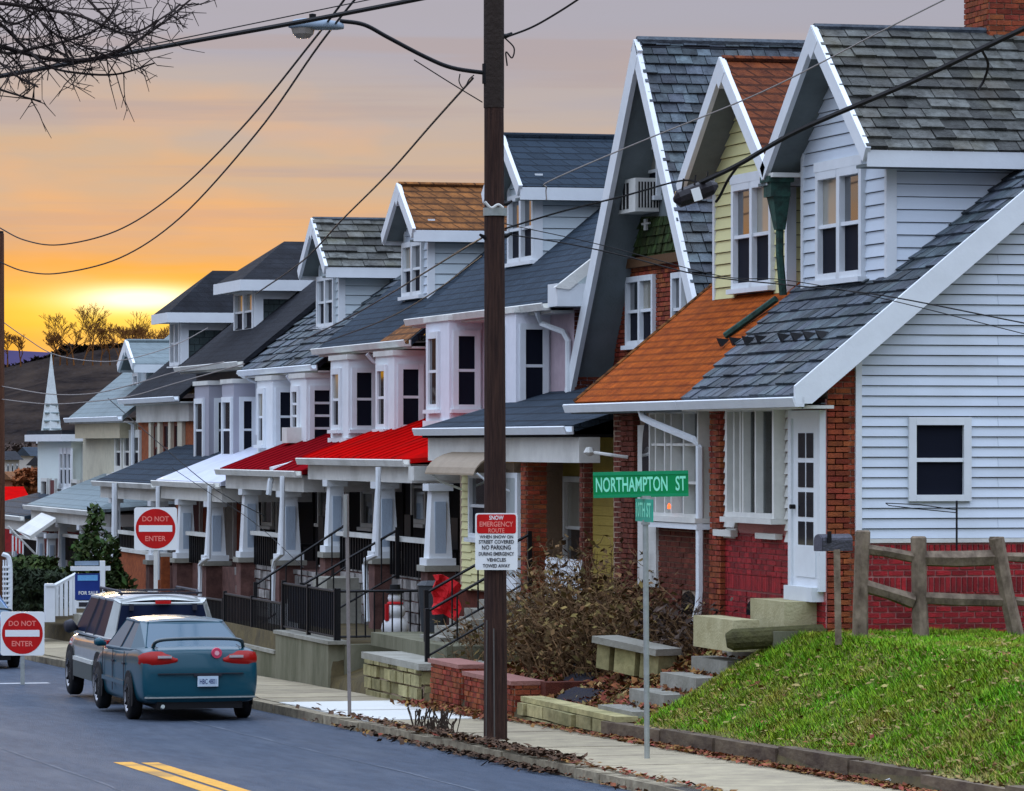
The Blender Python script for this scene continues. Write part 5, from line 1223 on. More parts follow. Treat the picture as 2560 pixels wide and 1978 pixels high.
# emergency route notice on the pole
sn_ = thing('parking_notice', 'red and white snow emergency route notice fixed to the utility pole', 'sign', (13.6, 53.12, -1.5))
fn_ = Fr((xy(1241, 53.12), 53.12, 0), (cs, -sn, 0), (0, 0, 1)); Zs = 13.6 * sn + 53.12 * cs
def zs_(py): return (HOR - py) / F * Zs
k = Zs / F
def rrect(a, b, c, d, r):
    o = []
    for (x, y, s) in ((b - r, d - r, 0), (a + r, d - r, 1), (a + r, c + r, 2), (b - r, c + r, 3)):
        o += [(x + r * math.cos(t), y + r * math.sin(t)) for t in [math.pi / 2 * (s + i / 4) for i in range(5)]]
    return o
bd = MB().prism(fn_, rrect(-53 * k, 53 * k, zs_(1425), zs_(1283), .03), -.012, 0).build('plate', SW, sn_)
MB().prism(fn_, rrect(-49 * k, 49 * k, zs_(1334), zs_(1286), .03), .001, .004).build('red_field', SR, sn_)
for s, a, b, c, d, mm in (('SNOW', -18, 18, 1300, 1289, SW), ('EMERGENCY', -42, 42, 1317, 1304, SRl), ('ROUTE', -20, 20, 1332, 1321, SRl),
    ('WHEN SNOW ON', -42, 42, 1346, 1338, SK), ('STREET COVERED', -44, 44, 1359, 1350, SK), ('NO PARKING', -36, 36, 1374, 1363, SK), ('DURING EMERGENCY', -44, 44, 1389, 1380, SK),
    ('VEHICLES', -24, 24, 1404, 1395, SK), ('TOWED AWAY', -34, 34, 1419, 1410, SK)):
    text(s, fn_, a * k, b * k, zs_(c), zs_(d), .006, mm, sn_)
# do not enter signs
def dne(label, px, py, s, Z, gh):
    r_ = (px - 1280) / F * Z; X = r_ * cs + Z * sn; Y = -r_ * sn + Z * cs; z = (HOR - py) / F * Z; h = s / 2 * Z / F
    t = thing('do_not_enter_sign', label, 'sign', (X, Y, gh(Y)), 'do not enter signs')
    f = Fr((X, Y, z), (cs, -sn, 0), (0, 0, 1))
    MB().prism(f, rrect(-h, h, -h, h, h * .12), -.008, 0).build('plate', SW, t)
    MB().prism(f, [(h * .93 * math.cos(a), h * .93 * math.sin(a)) for a in [2 * math.pi * i / 40 for i in range(40)]], .001, .004).build('red_disc', SR, t)
    MB().box(f, -h * .78, h * .78, -h * .14, h * .16, .005, .008).build('white_bar', SW, t)
    text('DO NOT', f, -h * .62, h * .62, h * .34, h * .58, .006, SRl, t); text('ENTER', f, -h * .48, h * .48, -h * .58, -h * .34, .006, SRl, t)
    MB().box(f, -.035, .035, gh(Y) - z - .1, h * .9, -.05, -.012).build('post', galv if px < 200 else whitew, t)
dne('higher of the two red and white DO NOT ENTER signs, on a pale post', 389, 1322, 107, 78, lambda y: zroad(y) + .12)
dne('lower DO NOT ENTER sign at the left edge of the photo', 56, 1584, 110, 77, lambda y: zroad(y))
# bare thin post
tpst = MB(); tpst.tube([(13.32, 60.4, zroad(60.4) + .1), (13.30, 60.4, -2.4), (13.28, 60.4, zz(1235, 13.3, 60.4))], .026, 6)
pst = thing('sign_post', 'thin weathered metal sign post between the teal car and the utility pole', 'post', (13.32, 60.4, zroad(60.4) + .1)); tpst.build('post', M('weathered_post', (.25, .22, .20), var=0, rough=.7, ns=12), pst)
MB().box(Fr((13.26, 60.4, zz(1290, 13.3, 60.4)), (0.08, -1, 0), (0, 0, 1)), -.07, .07, -.3, .3, 0, .008).build('edge_on_sign', galv, pst)
# estate agent sign
Yr = 89.3
rs = thing('for_sale_sign', 'blue for sale board hanging from a white wooden post', 'sign', (xy(255, Yr), Yr, -4.2))
def B3(a, b, c, d, Y, t, m, nme, par): 
    x0, x1 = xy(a, Y), xy(b, Y); return MB().box(fy(Y), x0, x1, zz(d, x0, Y), zz(c, x0, Y), 0, t).build(nme, m, par)
B3(249, 261, 1402, 1560, Yr, .1, white, 'post', rs); B3(176, 275, 1416, 1427, Yr - .02, .06, white, 'crossbar', rs)
bl_ = M('estate_sign_blue', (.015, .04, .22), rough=.4, var=0, bump=0)
brd = B3(187, 251, 1434, 1500, Yr, .03, bl_, 'board', rs); B3(187, 246, 1403, 1414, Yr, .03, M('sign_pale_blue', (.25, .33, .42), var=0), 'top_rider', rs)
B3(194, 244, 1438, 1452, Yr - .03, .01, M('sign_light_blue', (.15, .42, .75), var=0), 'name_panel', brd); B3(187, 251, 1502, 1521, Yr, .03, white, 'bottom_rider', rs)
B3(197, 222, 1506, 1517, Yr - .03, .01, SK, 'rider_print', rs)
fr_ = fy(Yr - .035); text('FOR SALE', fr_, xy(196, Yr), xy(244, Yr), zz(1487, 14, Yr), zz(1478, 14, Yr), .0, SW, brd)
# white stair railing and arbour
wr = thing('white_stair_railing', 'white balustrade rising behind the for sale board', 'railing', (14.5, 91, -4.2))
Yw = 91.0
pts = [(124, 1462, 1545), (142, 1462, 1530), (153, 1455, 1530), (165, 1448, 1530), (177, 1443, 1528), (186, 1440, 1525)]
for i, (px, a, b) in enumerate(pts):
    x = xy(px, Yw); wd = .1 if i == 0 else .035
    MB().b(x - wd, x + wd, Yw - wd, Yw + wd, zz(b + 10, x, Yw), zz(a, x, Yw)).build('post' if i == 0 else 'baluster', white, wr)
MB().tube([P3(124, 1472, Yw), P3(190, 1436, Yw)], .05, 6).build('top_rail', white, wr)
MB().b(xy(117, Yw) - .03, xy(131, Yw) + .03, Yw - .13, Yw + .13, zz(1465, 14, Yw), zz(1459, 14, Yw)).build('post_cap', white, wr)
ar = thing('garden_arbour', 'white lattice arbour at the left edge behind the blue car', 'arbour', (xy(20, 92), 92, -4.3))
MB().tube(smooth([P3(25, 1530, 92), P3(26, 1440, 92), P3(22, 1395, 92), P3(6, 1385, 92)]), .05, 6).build('frame', white, ar)
for i in range(10): MB().b(xy(6, 92), xy(24, 92), 91.95, 92.02, zz(1528 - i * 12, 13, 92), zz(1523 - i * 12, 13, 92)).build('slat', white, ar)
for px in (8, 14): MB().b(xy(px, 92), xy(px + 3, 92), 92.03, 92.07, zz(1530, 13, 92), zz(1400, 13, 92)).build('slat', white, ar)
# flag
fl = thing('flag', 'small striped flag hanging from a slanted pole on the red brick porch', 'flag', P3(94, 1392, 116))
MB().tube([P3(20, 1316, 116), P3(96, 1393, 116)], .03, 5).build('flag_pole', whitew, fl)
for i in range(7):
    a, b = P3(30 + i * 4.2, 1338 + i * 2.0, 116), P3(34.2 + i * 4.2, 1340 + i * 2.0, 116)
    d = Vector((0, 0, -.42 + .03 * (i % 3)))
    MB().add([a, b, b + d, a + d, a + Vector((0, .03, 0)), b + Vector((0, .03, 0)), b + d + Vector((0, .03, 0)), a + d + Vector((0, .03, 0))], [(0, 1, 2, 3), (7, 6, 5, 4), (0, 4, 5, 1), (3, 2, 6, 7), (0, 3, 7, 4), (1, 5, 6, 2)]).build('stripe', SR if i % 2 else SW, fl)
# white metal awning of the far porch
aw2 = MB(); 
for i in range(5):
    a, b = P3(75 + i * 13, 1340 - i * 9, 112), P3(88 + i * 13, 1331 - i * 9, 112)
    aw2.add([a, b, b + Vector((.0, 2.5, .1)), a + Vector((0, 2.5, .1)), a + Vector((0, 0, -.1)), b + Vector((0, 0, -.1))], [(0, 1, 2, 3), (0, 4, 5, 1), (4, 3, 2, 5)])
tag(aw2.build('far_awning', whitew), 'pale curved awning between the two far left porches', 'awning')

# ------------------------------------------------------------------ wires
def wire(label, pts, r=.009, mat=cable, cat='wire', name='overhead_wire', lim=None, group='overhead wires'):
    q = smooth([P3(*p) for p in pts], 8)
    return tag(MB().tube(q, r, 5).build(name, mat), label, cat, group)
wire('thick black cable crossing the top left of the sky in front of the lamp', [(-60, 202, 46), (430, 113, 46), (780, 50, 46), (1100, -12, 46)], .027)
wire('thin wire just above the thick cable at the top left', [(-60, 182, 47), (350, 116, 47), (620, 62, 47), (920, 0, 47), (1000, -18, 47)], .007)
wire('upper of the two long sagging wires swooping down to the left pole', [(905, -60, 50), (780, 105, 55), (600, 325, 66), (430, 490, 78), (290, 578, 86), (150, 612, 92), (60, 600, 96), (-8, 566, 98)], .015)
wire('lower of the two long sagging wires swooping down to the left pole', [(935, -60, 50), (800, 110, 55), (640, 335, 66), (450, 545, 78), (300, 645, 86), (150, 683, 92), (60, 678, 96), (-8, 652, 98)], .015)
wire('twisted service wire dropping from the lamp arm to the slate dormer', [(1182, 196, 53.3), (1080, 310, 60), (970, 435, 68), (855, 550, 77), (760, 650, 84), (640, 735, 94)], .016)
wire('straight guy wire between the lamp arm and the pole', [(1035, 150, 53.3), (1130, 210, 53.3), (1206, 256, 53.3)], .008)
wire('twisted cable from the pole down to the row of porches', [(1205, 595, 53.3), (1130, 640, 60), (1000, 720, 70), (880, 790, 78), (760, 850, 86)], .013)
wire('black cable under the twisted one, slack across the dormers', [(1206, 640, 53.3), (1085, 730, 62), (960, 800, 72), (800, 860, 86)], .011)
wire('long slack wire leading left across the hillside to the left pole', [(560, 905, 80), (440, 930, 84), (330, 962, 88), (230, 984, 92), (120, 985, 95), (0, 965, 98)], .012, M('pale_grey_wire', (.30, .27, .25), var=0))
wire('lower slack wire crossing the steeple base to the left pole', [(610, 910, 78), (440, 958, 84), (330, 990, 88), (230, 1004, 92), (120, 1010, 95), (0, 998, 98)], .012, MATS['pale_grey_wire'])
wire('thin sagging wire passing the tip of the steeple', [(0, 800, 98), (60, 842, 99), (130, 884, 100), (220, 902, 100), (310, 900, 100), (430, 866, 100), (520, 820, 100)], .011, MATS['pale_grey_wire'])
wire('diagonal drop wire crossing the pale porch roof', [(270, 996, 97), (400, 1110, 92), (530, 1218, 88), (660, 1290, 86)], .010)
wire('second diagonal drop wire in front of the white columns', [(430, 1170, 92), (520, 1230, 90), (640, 1310, 86), (760, 1420, 80)], .007)
wire('thick cable coming down from the top right corner to the splice box', [(2640, 40, 44), (2560, 72, 44.5), (2280, 205, 47), (2000, 325, 49.5), (1850, 410, 51), (1750, 458, 52)], .031)
wire('thin wire running from the top right down to the pole', [(2400, -20, 45), (2200, 80, 47), (1910, 228, 49.5), (1600, 355, 52), (1380, 450, 53), (1366, 470, 53.2), (1366, 500, 53.2)], .009, MATS['pale_grey_wire'])
wire('black cable from the splice box to the pole', [(1760, 460, 52), (1702, 452, 52.2), (1560, 490, 52.6), (1400, 530, 53), (1262, 572, 53.3)], .012)
wire('wire leaving the pole to the top right, above the roofs', [(1260, 95, 53.3), (1330, 68, 53), (1400, 28, 52), (1470, -18, 51)], .014)
wire('thin wire crossing low in front of the steep gable', [(1262, 585, 53.3), (1420, 610, 53), (1560, 640, 52.6), (1750, 688, 52), (1960, 712, 51.5), (2200, 738, 50), (2560, 808, 48)], .009)
wire('second thin wire just above the low one at the right', [(1262, 560, 53.3), (1500, 612, 53), (1800, 690, 52), (1960, 700, 51.5), (2200, 745, 50), (2620, 850, 48)], .006)
wire('short black cable hanging off the thick one above the slate roof', [(2455, 125, 45.6), (2470, 160, 45.8), (2460, 200, 46), (2445, 225, 46)], .016)
wire('black cable tail hanging at the splice box', [(1850, 408, 51), (1820, 450, 51.5), (1800, 490, 51.7), (1790, 505, 51.8)], .018)
sx_ = thing('splice_box', 'black cable splice box with a white label hanging from the thick cable', 'cable box', P3(1735, 490, 52))
a, b = P3(1696, 498, 52), P3(1778, 468, 52)
MB().tube([a + Vector((-.06, 0, -.01)), a, (a + b) / 2, b, b + Vector((.08, 0, .03))], [.03, .11, .12, .10, .03], 10).build('housing', M('black_plastic', (.02, .017, .02), rough=.45, var=0, bump=.1), sx_)
fl_ = Fr(P3(1742, 486, 51.86), (cs, -sn, .3), (-.3 * cs, .3 * sn, 1)); MB().box(fl_, -.055, .055, -.08, .08, 0, .006).build('label_plate', SW, sx_)
for dx in (-30, 0, 30):
    p = P3(1735 + dx, 470 - dx * .3, 51.95); MB().tube([p, p + Vector((.02, 0, .16))], .012, 5).build('tie', cable, sx_)

# ------------------------------------------------------------------ vehicles
def loft(st, name, mat, parent, off, sub=2, cap=True):
    """st: (y, half profile [(x,z)...] from bottom centre to top centre)"""
    mb = MB(); k = None; rings = []
    for y, hpf in st:
        ring = [Vector((off[0] + x, off[1] + y, off[2] + z)) for x, z in hpf] + [Vector((off[0] - x, off[1] + y, off[2] + z)) for x, z in hpf[-2:0:-1]]
        rings.append(ring); k = len(ring)
    fs = [(i * k + j, i * k + (j + 1) % k, (i + 1) * k + (j + 1) % k, (i + 1) * k + j) for i in range(len(st) - 1) for j in range(k)]
    if cap: fs += [tuple(range(k))[::-1], tuple(range((len(st) - 1) * k, len(st) * k))]
    mb.add([v for r in rings for v in r], fs)
    o = mb.build(name, mat, parent, smooth=True)
    me = o.data
    bm_ = o.modifiers.new('s', 'SUBSURF'); bm_.levels = sub; bm_.render_levels = sub
    return o
def wheel(par, x, y, z, r, side, w_=.2):
    ty = MB(); s = 20
    prof = [(.62 * r, 0), (.92 * r, .01), (r, .04), (r, w_ - .04), (.92 * r, w_ - .01), (.62 * r, w_)]
    ax = -side
    V = []; 
    for rr_, d in prof:
        V += [Vector((x + side * (-d), y + rr_ * math.cos(t), z + r + rr_ * math.sin(t))) for t in [2 * math.pi * i / s for i in range(s)]]
    ty.add(V, [(i * s + j, i * s + (j + 1) % s, (i + 1) * s + (j + 1) % s, (i + 1) * s + j) for i in range(5) for j in range(s)])
    wh = ty.build('wheel', rubber, par, smooth=True)
    rm = MB(); V = []
    for rr_, d in ((.66 * r, .0), (.60 * r, .03), (.2 * r, .05), (.001, .02)):
        V += [Vector((x + side * (-d), y + rr_ * math.cos(t), z + r + rr_ * math.sin(t))) for t in [2 * math.pi * i / s for i in range(s)]]
    rm.add(V, [(i * s + j, i * s + (j + 1) % s, (i + 1) * s + (j + 1) % s, (i + 1) * s + j) for i in range(3) for j in range(s)])
    rm.build('rim', M('alloy_rim', (.62, .63, .66), rough=.45, metal=.15, var=0, bump=0), wh, smooth=True)
    sp = MB()
    for i in range(5):
        t = 2 * math.pi * (i + .5) / 5
        sp.tube([(x - side * .035, y + .2 * r * math.cos(t), z + r + .2 * r * math.sin(t)), (x - side * .02, y + .5 * r * math.cos(t), z + r + .5 * r * math.sin(t))], [.012, .03], 5)
    sp.build('rim_slots', dark, wh)
CG = glass('car_glass', (.01, .06, .10), .08, .4, ior=1.38)
def side_panel(X, pts, t, par, name, mat): return MB().prism(Fr((X, 0, 0), (0, 1, 0), (0, 0, 1)), pts, -t, t).build(name, mat, par)
def disc(par, x, y, z, r, s_):
    pts = [(r * math.cos(t), max(-.12, r * math.sin(t))) for t in [2 * math.pi * i / 28 for i in range(28)]]
    MB().prism(Fr((x, y, z), (0, 1, 0), (0, 0, 1)), pts, -.008, .008).build('wheel_arch', rubber, par)
def cabin(par, O, lo, hi, crown, paint, gm, pillars, rear_frame=True):
    """faceted cabin: lo/hi = (half width, y, z) at rear, rear side, front side, front"""
    ox, oy, oz = O
    def L_(i, s_, up): w0, yy, zz0 = (hi if up else lo)[i]; return Vector((ox + s_ * w0, oy + yy, oz + zz0))
    def quad(a, b, c_, d, m, nme, t=.012, inset=0):
        n_ = (b - a).cross(d - a).normalized(); ctr = (a + b + c_ + d) / 4
        if n_.dot(ctr - Vector((ox, oy + 2, oz + .8))) < 0: n_ = -n_
        P = [p + (ctr - p) * inset for p in (a, b, c_, d)]
        return MB().add([p - n_ * .03 for p in P] + [p + n_ * t for p in P], [(3, 2, 1, 0), (4, 5, 6, 7), (0, 1, 5, 4), (1, 2, 6, 5), (2, 3, 7, 6), (3, 0, 4, 7)]).build(nme, m, par)
    quad(L_(0, -1, 0), L_(0, 1, 0), L_(0, 1, 1), L_(0, -1, 1), gm, 'rear_window'); quad(L_(3, -1, 0), L_(3, 1, 0), L_(3, 1, 1), L_(3, -1, 1), gm, 'windscreen')
    for s_ in (-1, 1):
        quad(L_(0, s_, 0), L_(1, s_, 0), L_(1, s_, 1), L_(0, s_, 1), paint, 'rear_pillar', .022)
        quad(L_(2, s_, 0), L_(3, s_, 0), L_(3, s_, 1), L_(2, s_, 1), paint, 'front_pillar', .02)
        quad(L_(1, s_, 0), L_(2, s_, 0), L_(2, s_, 1), L_(1, s_, 1), gm, 'side_window')
        for t in pillars:
            a, b = L_(1, s_, 0).lerp(L_(2, s_, 0), t), L_(1, s_, 1).lerp(L_(2, s_, 1), t); MB().tube([a, b], .03, 5).build('window_pillar', SK, par)
        MB().tube([L_(0, s_, 0), L_(1, s_, 0), L_(2, s_, 0), L_(3, s_, 0)], .028, 6).build('window_sill', paint, par)
        MB().tube([L_(0, s_, 1), L_(1, s_, 1), L_(2, s_, 1), L_(3, s_, 1)], .03, 6).build('roof_edge', paint, par)
    MB().tube([L_(0, -1, 1), L_(0, 1, 1)], .025, 6).build('rear_header', paint, par)
    nr = 5; V = []; rows = 7
    for i in range(rows):
        t = i / (rows - 1); a = t * 3
        k = min(2, int(a)); f_ = a - k; wv = hi[k][0] + (hi[k + 1][0] - hi[k][0]) * f_; yv = hi[k][1] + (hi[k + 1][1] - hi[k][1]) * f_; zv = hi[k][2] + (hi[k + 1][2] - hi[k][2]) * f_
        for j in range(9):
            u = j / 4 - 1; V.append(Vector((ox + wv * u, oy + yv, oz + zv + .02 + (crown - zv) * (1 - u * u) * (.35 + .65 * math.sin(math.pi * t)))))
    MB().add(V, [(i * 9 + j, (i + 1) * 9 + j, (i + 1) * 9 + j + 1, i * 9 + j + 1) for i in range(rows - 1) for j in range(8)]).build('roof', paint, par, smooth=True)
def sedan(label, x, y, z, mat, name='parked_car'):
    c = thing(name, label, 'car', (x, y + 2.35, z), 'vehicles parked along the kerb'); O = (x, y, z); w_ = .87
    def prof(w0, zb, zm, zt):
        return [(0, zb), (w0 * .86, zb), (w0 * .97, zb + .06), (w0, zm), (w0 * .99, zt - .16), (w0 * .965, zt - .05), (w0 * .88, zt), (w0 * .5, zt + .012), (0, zt + .015)]
    st = [(0.0, prof(.72, .42, .60, .74)), (.012, prof(.80, .36, .60, .80)), (.05, prof(.835, .30, .60, .96)), (.075, prof(.845, .28, .6, 1.03)), (.2, prof(.858, .26, .60, 1.07)), (.55, prof(.87, .24, .62, 1.07)), (1.2, prof(.875, .22, .62, 1.03)), (2.4, prof(.88, .2, .62, .98)),
          (3.4, prof(.875, .2, .6, .97)), (3.9, prof(.86, .22, .58, .90)), (4.45, prof(.82, .24, .5, .76)), (4.68, prof(.74, .3, .48, .66)), (4.74, prof(.62, .36, .46, .58))]
    loft(st, 'body', mat, c, O)
    cabin(c, O, [(.70, .50, 1.05), (.80, 1.18, 1.0), (.80, 3.35, .96), (.68, 3.70, .93)], [(.53, 1.30, 1.375), (.60, 1.52, 1.385), (.58, 2.80, 1.385), (.50, 2.95, 1.36)], 1.43, mat, CG, (.42,))
    for s in (-1, 1):
        MB().b(x + s * .885 - .012, x + s * .885 + .012, y + 1.35, y + 3.3, z + .48, z + .54).build('side_moulding', mat, c)
        mr = MB().tube([(x + s * .86, y + 3.15, z + 1.0), (x + s * .98, y + 3.12, z + 1.04), (x + s * 1.02, y + 3.10, z + 1.04)], [.03, .07, .05], 7); mr.build('wing_mirror', mat, c, smooth=True)
        for yy in (1.0, 3.72):
            wheel(c, x + s * .905, y + yy, z, .32, s)
            disc(c, x + s * .878, y + yy, z + .33, .385, s)
    # lights: built over the corner
    tl = M('tail_light_red', (.36, .008, .005), rough=.3, var=0, bump=0, coat=.1)
    for s in (-1, 1):
        t = MB(); st_ = []
        for u, hh in ((0, .05), (.08, .10), (.3, .125), (.55, .125), (.8, .09), (1.0, .03)):
            px_l = s * (.33 + .535 * (1 - u)); dep = .045 + .0 + (.20 if u < .05 else (.04 if u < .2 else 0))
            st_.append((px_l, dep, hh))
        V = []; 
        for px_l, dep, hh in st_:
            for a, b in ((-.03, 0), (0, 1), (.02, -1)):
                V.append(Vector((x + px_l, y + dep - (.03 if b == 0 else 0) - .0, z + .86 + b * hh + (0))))
        # simple lens shell
        m3 = MB(); n_ = len(st_)
        F_ = [];  V = []
        for px_l, dep, hh in st_:
            yb = y + dep; V += [Vector((x + px_l, yb + .02, z + .90 - hh)), Vector((x + px_l, yb - .035, z + .90 - hh * .4)), Vector((x + px_l, yb - .035, z + .90 + hh * .5)), Vector((x + px_l, yb + .03, z + .90 + hh))]
        for i in range(n_ - 1):
            for j in range(3): F_.append((i * 4 + j, i * 4 + j + 1, (i + 1) * 4 + j + 1, (i + 1) * 4 + j))
        m3.add(V, F_); tlo = m3.build('tail_light', tl, c, smooth=True)
        MB().box(fy(y + .012), x + s * .52 - .10, x + s * .52 + .10, z + .93, z + .965, 0, .03).build('reverse_lens', M('clear_lens', (.5, .45, .45), rough=.2, var=0, bump=0), tlo)
    ft = fy(y + .03); sm_l = .006
    for pts_ in ([(x - .70, y + .035, z + .80), (x + .70, y + .035, z + .80)], [(x - .31, y + .045, z + .72), (x - .31, y + .03, z + .80)],):
        MB().tube(pts_, .007, 4).build('panel_gap', SK, c)
    MB().tube([(x - .60, y + .10, z + 1.075), (x - .62, y + .52, z + 1.095)], .006, 4).build('panel_gap', SK, c); MB().tube([(x + .60, y + .10, z + 1.075), (x + .62, y + .52, z + 1.095)], .006, 4).build('panel_gap', SK, c)
    for s in (-1, 1):
        for yy in (1.42, 2.42, 3.32):
            MB().tube([(x + s * .868, y + yy, z + .97), (x + s * .884, y + yy - .02, z + .75), (x + s * .884, y + yy - .03, z + .36)], .007, 4).build('panel_gap', SK, c)
        for yy in (2.28, 1.35): MB().b(x + s * .885 - .015, x + s * .885 + .015, y + yy - .0, y + yy + .14, z + .78, z + .81).build('door_handle', SK, c)
    MB().tube([(x - .84, y + .20, z + 1.03), (x - .845, y + .6, z + 1.035)], .004, 4).build('panel_gap', SK, c)
    MB().tube([(x - .55, y + .05, z + .22), (x - .55, y - .02, z + .24)], .03, 8).build('exhaust_pipe', galv, c)
    # spoiler
    MB().tube(smooth([(x - .66, y + .20, z + 1.07), (x - .6, y + .14, z + 1.17), (x - .3, y + .10, z + 1.20), (x + .3, y + .10, z + 1.20), (x + .6, y + .14, z + 1.17), (x + .66, y + .20, z + 1.07)]), .028, 6).build('spoiler', M('dark_teal_trim', (.01, .03, .035), rough=.3, var=0, bump=0, coat=1), c, smooth=True)
    MB().b(x - .62, x + .62, y - .03, y + .05, z + .70, z + .712).build('bumper_gap', SK, c)
    MB().b(x - .80, x + .80, y - .015, y + .3, z + .355, z + .375).build('bumper_strip', galv, c)
    MB().b(x - .62, x + .62, y + .06, y + 4.5, z + .2, z + .4).build('underbody', rubber, c)
    pl_ = MB().b(x - .15 + .1, x + .15 + .1, y - .045, y - .02, z + .52, z + .67).build('number_plate', M('plate_blue_white', (.55, .68, .78), rough=.4, var=0, bump=0), c)
    text('HBC 4801', fy(y - .046), x - .02, x + .22, z + .555, z + .63, .0, M('plate_navy', (.05, .08, .2), var=0), pl_)
    MB().b(x - .20 + .1, x + .2 + .1, y - .04, y - .0, z + .67, z + .70).build('plate_shade', SK, c)
    stk = MB().tube([(x + .24, y + .05, z + 1.0), (x + .24, y + .012, z + .995)], .075, 18)
    sto = stk.build('round_sticker', M('pink_red_sticker', (.8, .08, .15), rough=.4, var=0, bump=0), c)
    MB().tube([(x + .24, y + .012, z + .995), (x + .24, y + .006, z + .995)], .035, 12).build('sticker_centre', M('sticker_pale', (.85, .45, .5), rough=.4, var=0, bump=0), sto)
    return c
teal = M('teal_car_paint', (.003, .062, .092), rough=.3, var=0, bump=0, coat=.35, ns=1, namt=.1, spec=.3)
sedan('teal sedan with a rear spoiler and a round pink sticker parked at the kerb', 11.53, 62.2, zroad(63.5), teal)
blue = M('blue_car_paint', (.03, .17, .42), rough=.3, var=0, bump=0, coat=1, spec=.6)
sedan('blue car mostly cut off by the left edge of the photo', 11.34, 84.5, zroad(86.5), blue)
def suv(label, x, y, z):
    c = thing('parked_suv', label, 'suv', (x, y + 2.3, z), 'vehicles parked along the kerb'); O = (x, y, z)
    sil = M('silver_green_paint', (.42, .45, .43), rough=.3, var=0, bump=0, coat=1, metal=.3); low_ = M('grey_cladding', (.07, .09, .085), rough=.4, var=0, bump=0)
    def prof(w0, zb, zm, zt): return [(0, zb), (w0 * .9, zb), (w0 * .99, zb + .08), (w0, zm), (w0 * .99, zt - .12), (w0 * .93, zt), (w0 * .5, zt + .01), (0, zt + .01)]
    loft([(0.03, prof(.80, .45, .75, 1.02)), (.06, prof(.88, .4, .75, 1.05)), (.3, prof(.9, .36, .72, 1.08)), (1.2, prof(.91, .34, .7, 1.08)), (3.0, prof(.91, .34, .7, 1.05)), (3.4, prof(.90, .34, .7, 1.04)), (4.2, prof(.87, .36, .66, .98)), (4.5, prof(.8, .4, .62, .88)), (4.6, prof(.66, .46, .6, .78))], 'body', sil, c, O)
    cabin(c, O, [(.76, .04, 1.05), (.885, .28, 1.06), (.875, 3.3, 1.05), (.76, 3.62, 1.02)], [(.64, .16, 1.60), (.71, .34, 1.655), (.69, 2.70, 1.64), (.60, 2.86, 1.60)], 1.72, sil, glass('suv_glass', (.01, .015, .035), .3, .1, ior=1.15), (.33, .62))
    for s in (-1, 1):
        MB().tube([(x + s * .60, y + .4, z + 1.74), (x + s * .62, y + .5, z + 1.79), (x + s * .62, y + 2.3, z + 1.79), (x + s * .6, y + 2.4, z + 1.72)], .022, 6).build('roof_rail', SK, c)
        MB().b(x + s * .90 - .03, x + s * .90 + .03, y + 1.3, y + 3.2, z + .34, z + .60).build('door_cladding', low_, c)
        MB().b(x + s * .905 - .03, x + s * .905 + .03, y + 1.3, y + 3.2, z + .60, z + .66).build('side_moulding', M('pale_moulding', (.6, .62, .58), rough=.4, var=0), c)
        MB().tube([(x + s * .88, y + 3.05, z + 1.1), (x + s * 1.0, y + 3.02, z + 1.15), (x + s * 1.08, y + 3.0, z + 1.14)], [.03, .12, .09], 8).build('wing_mirror', SK, c, smooth=True)
        MB().b(x + s * .84 - .06, x + s * .84 + .065, y + .0, y + .18, z + .84, z + 1.04).build('tail_light', MATS['tail_light_red'], c)
        for yy in (.85, 3.65):
            wheel(c, x + s * .945, y + yy, z, .37, s, .23); disc(c, x + s * .912, y + yy, z + .38, .45, s)
    MB().b(x - .66, x + .66, y + .3, y + .36, z + 1.745, z + 1.775).build('roof_bar', SK, c); MB().b(x - .66, x + .66, y + 1.8, y + 1.86, z + 1.745, z + 1.775).build('roof_bar', SK, c)
    MB().b(x - .12, x + .12, y + .04, y + .12, z + 1.60, z + 1.65).build('brake_light', SR, c)
    for dx in (-.5, .5): MB().b(x + dx - .03, x + dx + .03, y + .03, y + .12, z + 1.50, z + 1.60).build('glass_hinge', SK, c)
    MB().b(x - .8, x + .8, y + .3, y + 4.3, z + .3, z + .5).build('underbody', rubber, c)
suv('silver off road vehicle with a roof rack parked in front of the teal sedan', 11.98, 67.75, zroad(69.5))

# ------------------------------------------------------------------ vegetation
rs_ = np.random.RandomState(5)
def leaves(name, pts, size, mat, flat=.6, parent=None, kind='stuff', upright=0):
    pts = np.asarray(pts); n = len(pts)
    a = rs_.rand(n) * 6.283; tl_ = (rs_.rand(n) - .5) * 2 * flat; s = size * (.5 + rs_.rand(n))
    dx = np.stack([np.cos(a), np.sin(a), tl_], 1) * s[:, None]; dy = np.stack([-np.sin(a), np.cos(a), (rs_.rand(n) - .5) * 2 * flat], 1) * (s * .6)[:, None]
    V = np.concatenate([pts - dx, pts + dy * .9 + [0, 0, .003], pts + dx, pts - dy], 1).reshape(-1, 3)
    return npmesh(name, V, np.arange(4 * n).reshape(n, 4), mat, parent, kind, c=(WL[parent.name] if parent else (0, 0, 0)))
grassm = M('winter_lawn_grass', (.11, .34, .006), (.20, .26, .015), rough=.9, var=.6, ns=.8, bump=0, hue=.03, stain=.8, stainc=(.28, .19, .035))
n = 150000
gx = 15.30 + rs_.rand(n) ** .9 * 4.3; gy = 36.5 + rs_.rand(n) * 16.2
zg = np.array([gz_(a, b) for a, b in zip(gx, gy)])
cl = .5 + .5 * np.sin(gx * 5.1 + 3 * np.sin(gy * 1.3)) * np.sin(gy * 3.7 + 2 * np.sin(gx * 2.1))
h = (.03 + rs_.rand(n) * .05) * (.6 + .9 * cl); a = rs_.rand(n) * 6.28; lx = np.cos(a) * h * 1.1; lyy = np.sin(a) * h * 1.1; wv = .009
